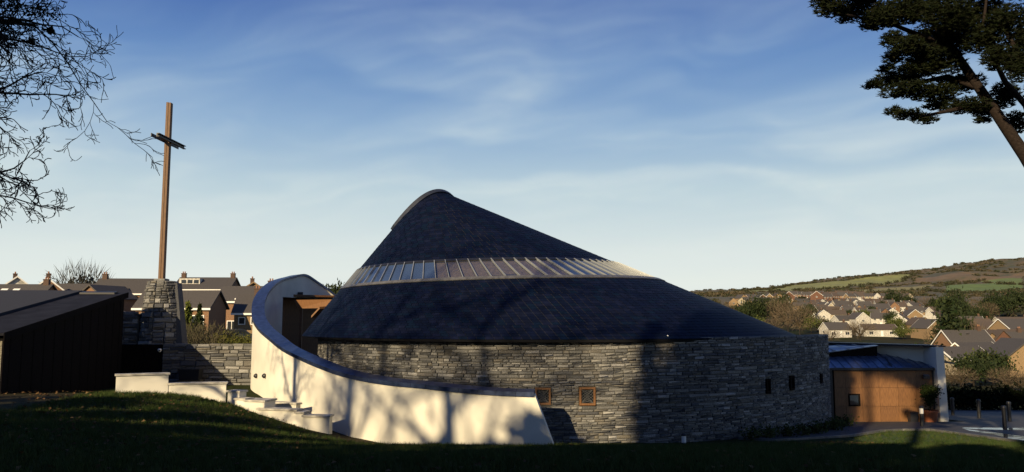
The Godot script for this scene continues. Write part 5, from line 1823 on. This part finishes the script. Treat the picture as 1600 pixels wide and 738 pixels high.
	var trees := [[1096, 490, 14, 7, "e", "dark round pine showing over the church roof's long slope"], [1110, 488, 10, 5, "e"], [1125, 497, 10, 5, "e"], [1143, 498, 12, 6, "w"], [1165, 510, 15, 7, "e"], [1180, 512, 17, 8, "e"], [1196, 506, 16, 9, "e"], [1212, 512, 17, 9, "w"], [1232, 520, 17, 9, "w"], [1250, 525, 15, 8, "w"], [1268, 522, 9, 5, "g"], [1278, 520, 9, 6, "w"], [1222, 505, 18, 9, "e"], [1186, 526, 9, 5, "g"], [1205, 530, 9, 6, "w"], [1290, 520, 7, 4, "e"], [1330, 527, 6, 6, "w"], [1345, 533, 8, 7, "w"], [1300, 536, 5, 5, "w"], [1402, 524, 9, 5, "g"], [1412, 532, 6, 5, "g"], [1394, 515, 10, 5, "e"], [1398, 484, 17, 10, "e", "large dark round evergreen below the pale hill row"], [1420, 482, 12, 8, "e"], [1380, 488, 9, 6, "e"], [1490, 506, 20, 10, "e"], [1478, 498, 15, 9, "g"], [1500, 512, 16, 9, "e"], [1486, 562, 13, 6, "c", "large dark conifer behind the annex's side eave"], [1494, 560, 11, 5, "e"], [1505, 545, 10, 6, "w"], [1520, 548, 8, 6, "w"], [1470, 560, 8, 4, "w"], [1530, 515, 12, 8, "e"], [1545, 507, 14, 8, "w"], [1562, 500, 18, 11, "e"], [1585, 497, 20, 13, "e"], [1552, 498, 14, 10, "e"], [1515, 496, 12, 9, "w"], [1525, 505, 9, 7, "g"], [1540, 600, 4.6, 3.6, "g", "yellow green bush before the tan gable house"], [1553, 602, 4.6, 3.4, "e"], [1522, 604, 4.0, 3.4, "e"], [1502, 606, 2.6, 2.6, "w"], [1488, 604, 2.8, 2.4, "w"], [1575, 610, 2.8, 2.6, "w"], [1596, 612, 2.4, 2.6, "w"], [1450, 486, 12, 10, "w"], [1465, 489, 11, 9, "e"], [1500, 487, 12, 10, "w"], [1535, 486, 12, 11, "w"], [1570, 484, 13, 11, "w"], [1595, 480, 14, 11, "e"], [1330, 485, 8, 6, "w"], [1300, 482, 7, 6, "e"], [1360, 500, 9, 6, "e"], [1350, 507, 9, 6, "g"], [1325, 502, 7, 5, "e"], [1310, 497, 8, 6, "w"], [1280, 500, 10, 7, "w"], [1262, 506, 12, 7, "e"]]
	for t in trees:
		var k: String = t[4]
		var label: String = t[5] if t.size() > 5 else tl[k][1]
		if t.size() <= 5:                     # say which house it stands beside
			var p := land(t[0], t[1])
			var best := 1e9
			var near := ""
			for m in marks:
				var e: float = Vector2(m[0].x - p.x, m[0].z - p.z).length()
				if e < best:
					best = e; near = m[1]
			label = "%s %s %s the %s" % ["tall" if t[2] > 11 else "low", {"e": "dark round evergreen", "w": "bare brown winter tree", "g": "yellow green bushy tree", "c": "dark conifer"}[k], "behind" if land(t[0], t[1]).z < marks_z(marks, near) else "before", near]
		var o: Node3D = tree_of({"e": "round", "c": "conifer", "w": "winter", "g": "round"}[k], tl[k][0], label, pal[k][0], pal[k][1], "" if t.size() > 5 else tl[k][2])
		o.position = land(t[0], t[1])
		var sm: float = 0.78 if k == "w" else 0.9
		o.scale = Vector3(t[3] * (2.2 if k == "c" else 1.0), t[2], t[3] * (2.2 if k == "c" else 1.0)) * sm
	# hedgerows on the hill: strings of bushes, one thing each
	var hr := [[1150, 459, 1235, 448.5], [1235, 448, 1330, 440], [1330, 439.5, 1425, 430], [1240, 456, 1330, 449.5], [1330, 449.5, 1412, 442], [1412, 442, 1428, 430], [1160, 467, 1320, 462], [1475, 459.5, 1545, 460.5], [1545, 460.5, 1600, 455.5], [1480, 447, 1535, 441], [1560, 446, 1600, 447.5], [1440, 455.5, 1475, 459], [1340, 459.5, 1440, 455.5], [1300, 462, 1345, 459]]
	var hl := ["hedgerow at the low end of the pale field's upper edge", "hedgerow along the middle of the pale field's upper edge", "hedgerow at the high end of the pale field's upper edge", "hedgerow along the pale field's lower edge above the red terrace", "hedgerow along the pale field's lower edge above the pale houses", "short hedgerow climbing the end of the pale field", "long hedgerow under the lowest pale field strip", "hedgerow along the lower edge of the bright green field", "hedgerow at the far corner of the bright green field", "hedgerow between the bright green field and the brown slope", "hedgerow between the two bright green fields", "short hedgerow joining the pale strip to the green field", "hedgerow along the foot of the pale strip above the evergreen", "short hedgerow above the row of pale houses"]
	for hi in hr.size():
		var h = hr[hi]
		var a := land(h[0], h[1])
		var b := land(h[2], h[3])
		var o := thing("hedgerow", hl[hi], "hedgerow", a, 0, "hedgerows on the hillside")
		var m := MB.new()
		var n := int(clampf(a.distance_to(b) / 7.0, 12, 70))
		for k in n:
			var t := (k + rng.randf() * 0.6) / n
			var p := a.lerp(b, t)
			p = on_ground(p.x + rng.randfn() * 2.0, p.z + rng.randfn() * 3.0, 0.8)
			var s := rng.randf_range(1.6, 3.6)
			leaf_mass(m, p - a + Vector3(0, s * 0.7, 0), Vector3(s * 1.5, s, s * 1.5), 60, 1.8, Color(0.03, 0.036, 0.02), Color(0.065, 0.06, 0.038), 7, 0.6, 0.2)  # leaf tones slightly lightened in place of distant haze
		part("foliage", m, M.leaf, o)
	# scrub and trees over the hill: uncountable
	var bush := MB.new()
	leaf_mass(bush, Vector3(0, 0.6, 0), Vector3(1.2, 0.7, 1.2), 110, 0.5, Color(0.8, 0.8, 0.8), Color(1.2, 1.2, 1.2), 9, 0.6, 0.2)
	var mm := MultiMesh.new()
	mm.transform_format = MultiMesh.TRANSFORM_3D
	mm.use_colors = true
	mm.mesh = bush.mesh()
	var xf := []
	var tries := 0
	while xf.size() < 2700 and tries < 60000:
		tries += 1
		var d := rng.randf_range(430.0, 1960.0)
		var qq := rng.randf_range(0.2, 0.72)
		var p := on_ground(qq * d, -d, 0.0)
		var inside := false
		for f in field_polys:
			if Geometry2D.is_point_in_polygon(Vector2(p.x, p.z), f[0]): inside = true
		if inside: continue
		if fnl.get_noise_2d(p.x * 0.7 + 90.0, p.z * 0.7) < -0.05 and d > 800.0: continue
		if d < 900.0 and rng.randf() < 0.88: continue
		if d > 1880.0 and rng.randf() < 0.5: continue
		xf.append([p, d])
	mm.instance_count = xf.size()
	for i in xf.size():
		var s := rng.randf_range(1.6, 4.4) * (1.0 if xf[i][1] > 800.0 else 0.75)
		mm.set_instance_transform(i, Transform3D(Basis(Vector3.UP, rng.randf() * TAU).scaled(Vector3(s, s * rng.randf_range(0.7, 1.2), s)), xf[i][0]))
		mm.set_instance_color(i, Color(0.036, 0.044, 0.025).lerp(Color(0.1, 0.08, 0.05), rng.randf()))  # bush colour lightened to stand in for haze over the hill
	var si := MultiMeshInstance3D.new()
	si.name = "scrub"
	si.multimesh = mm
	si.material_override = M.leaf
	si.set_meta("kind", "stuff")
	tag(si, "dark scrub and gorse scattered over the hillside", "scrub")
	add_child(si)
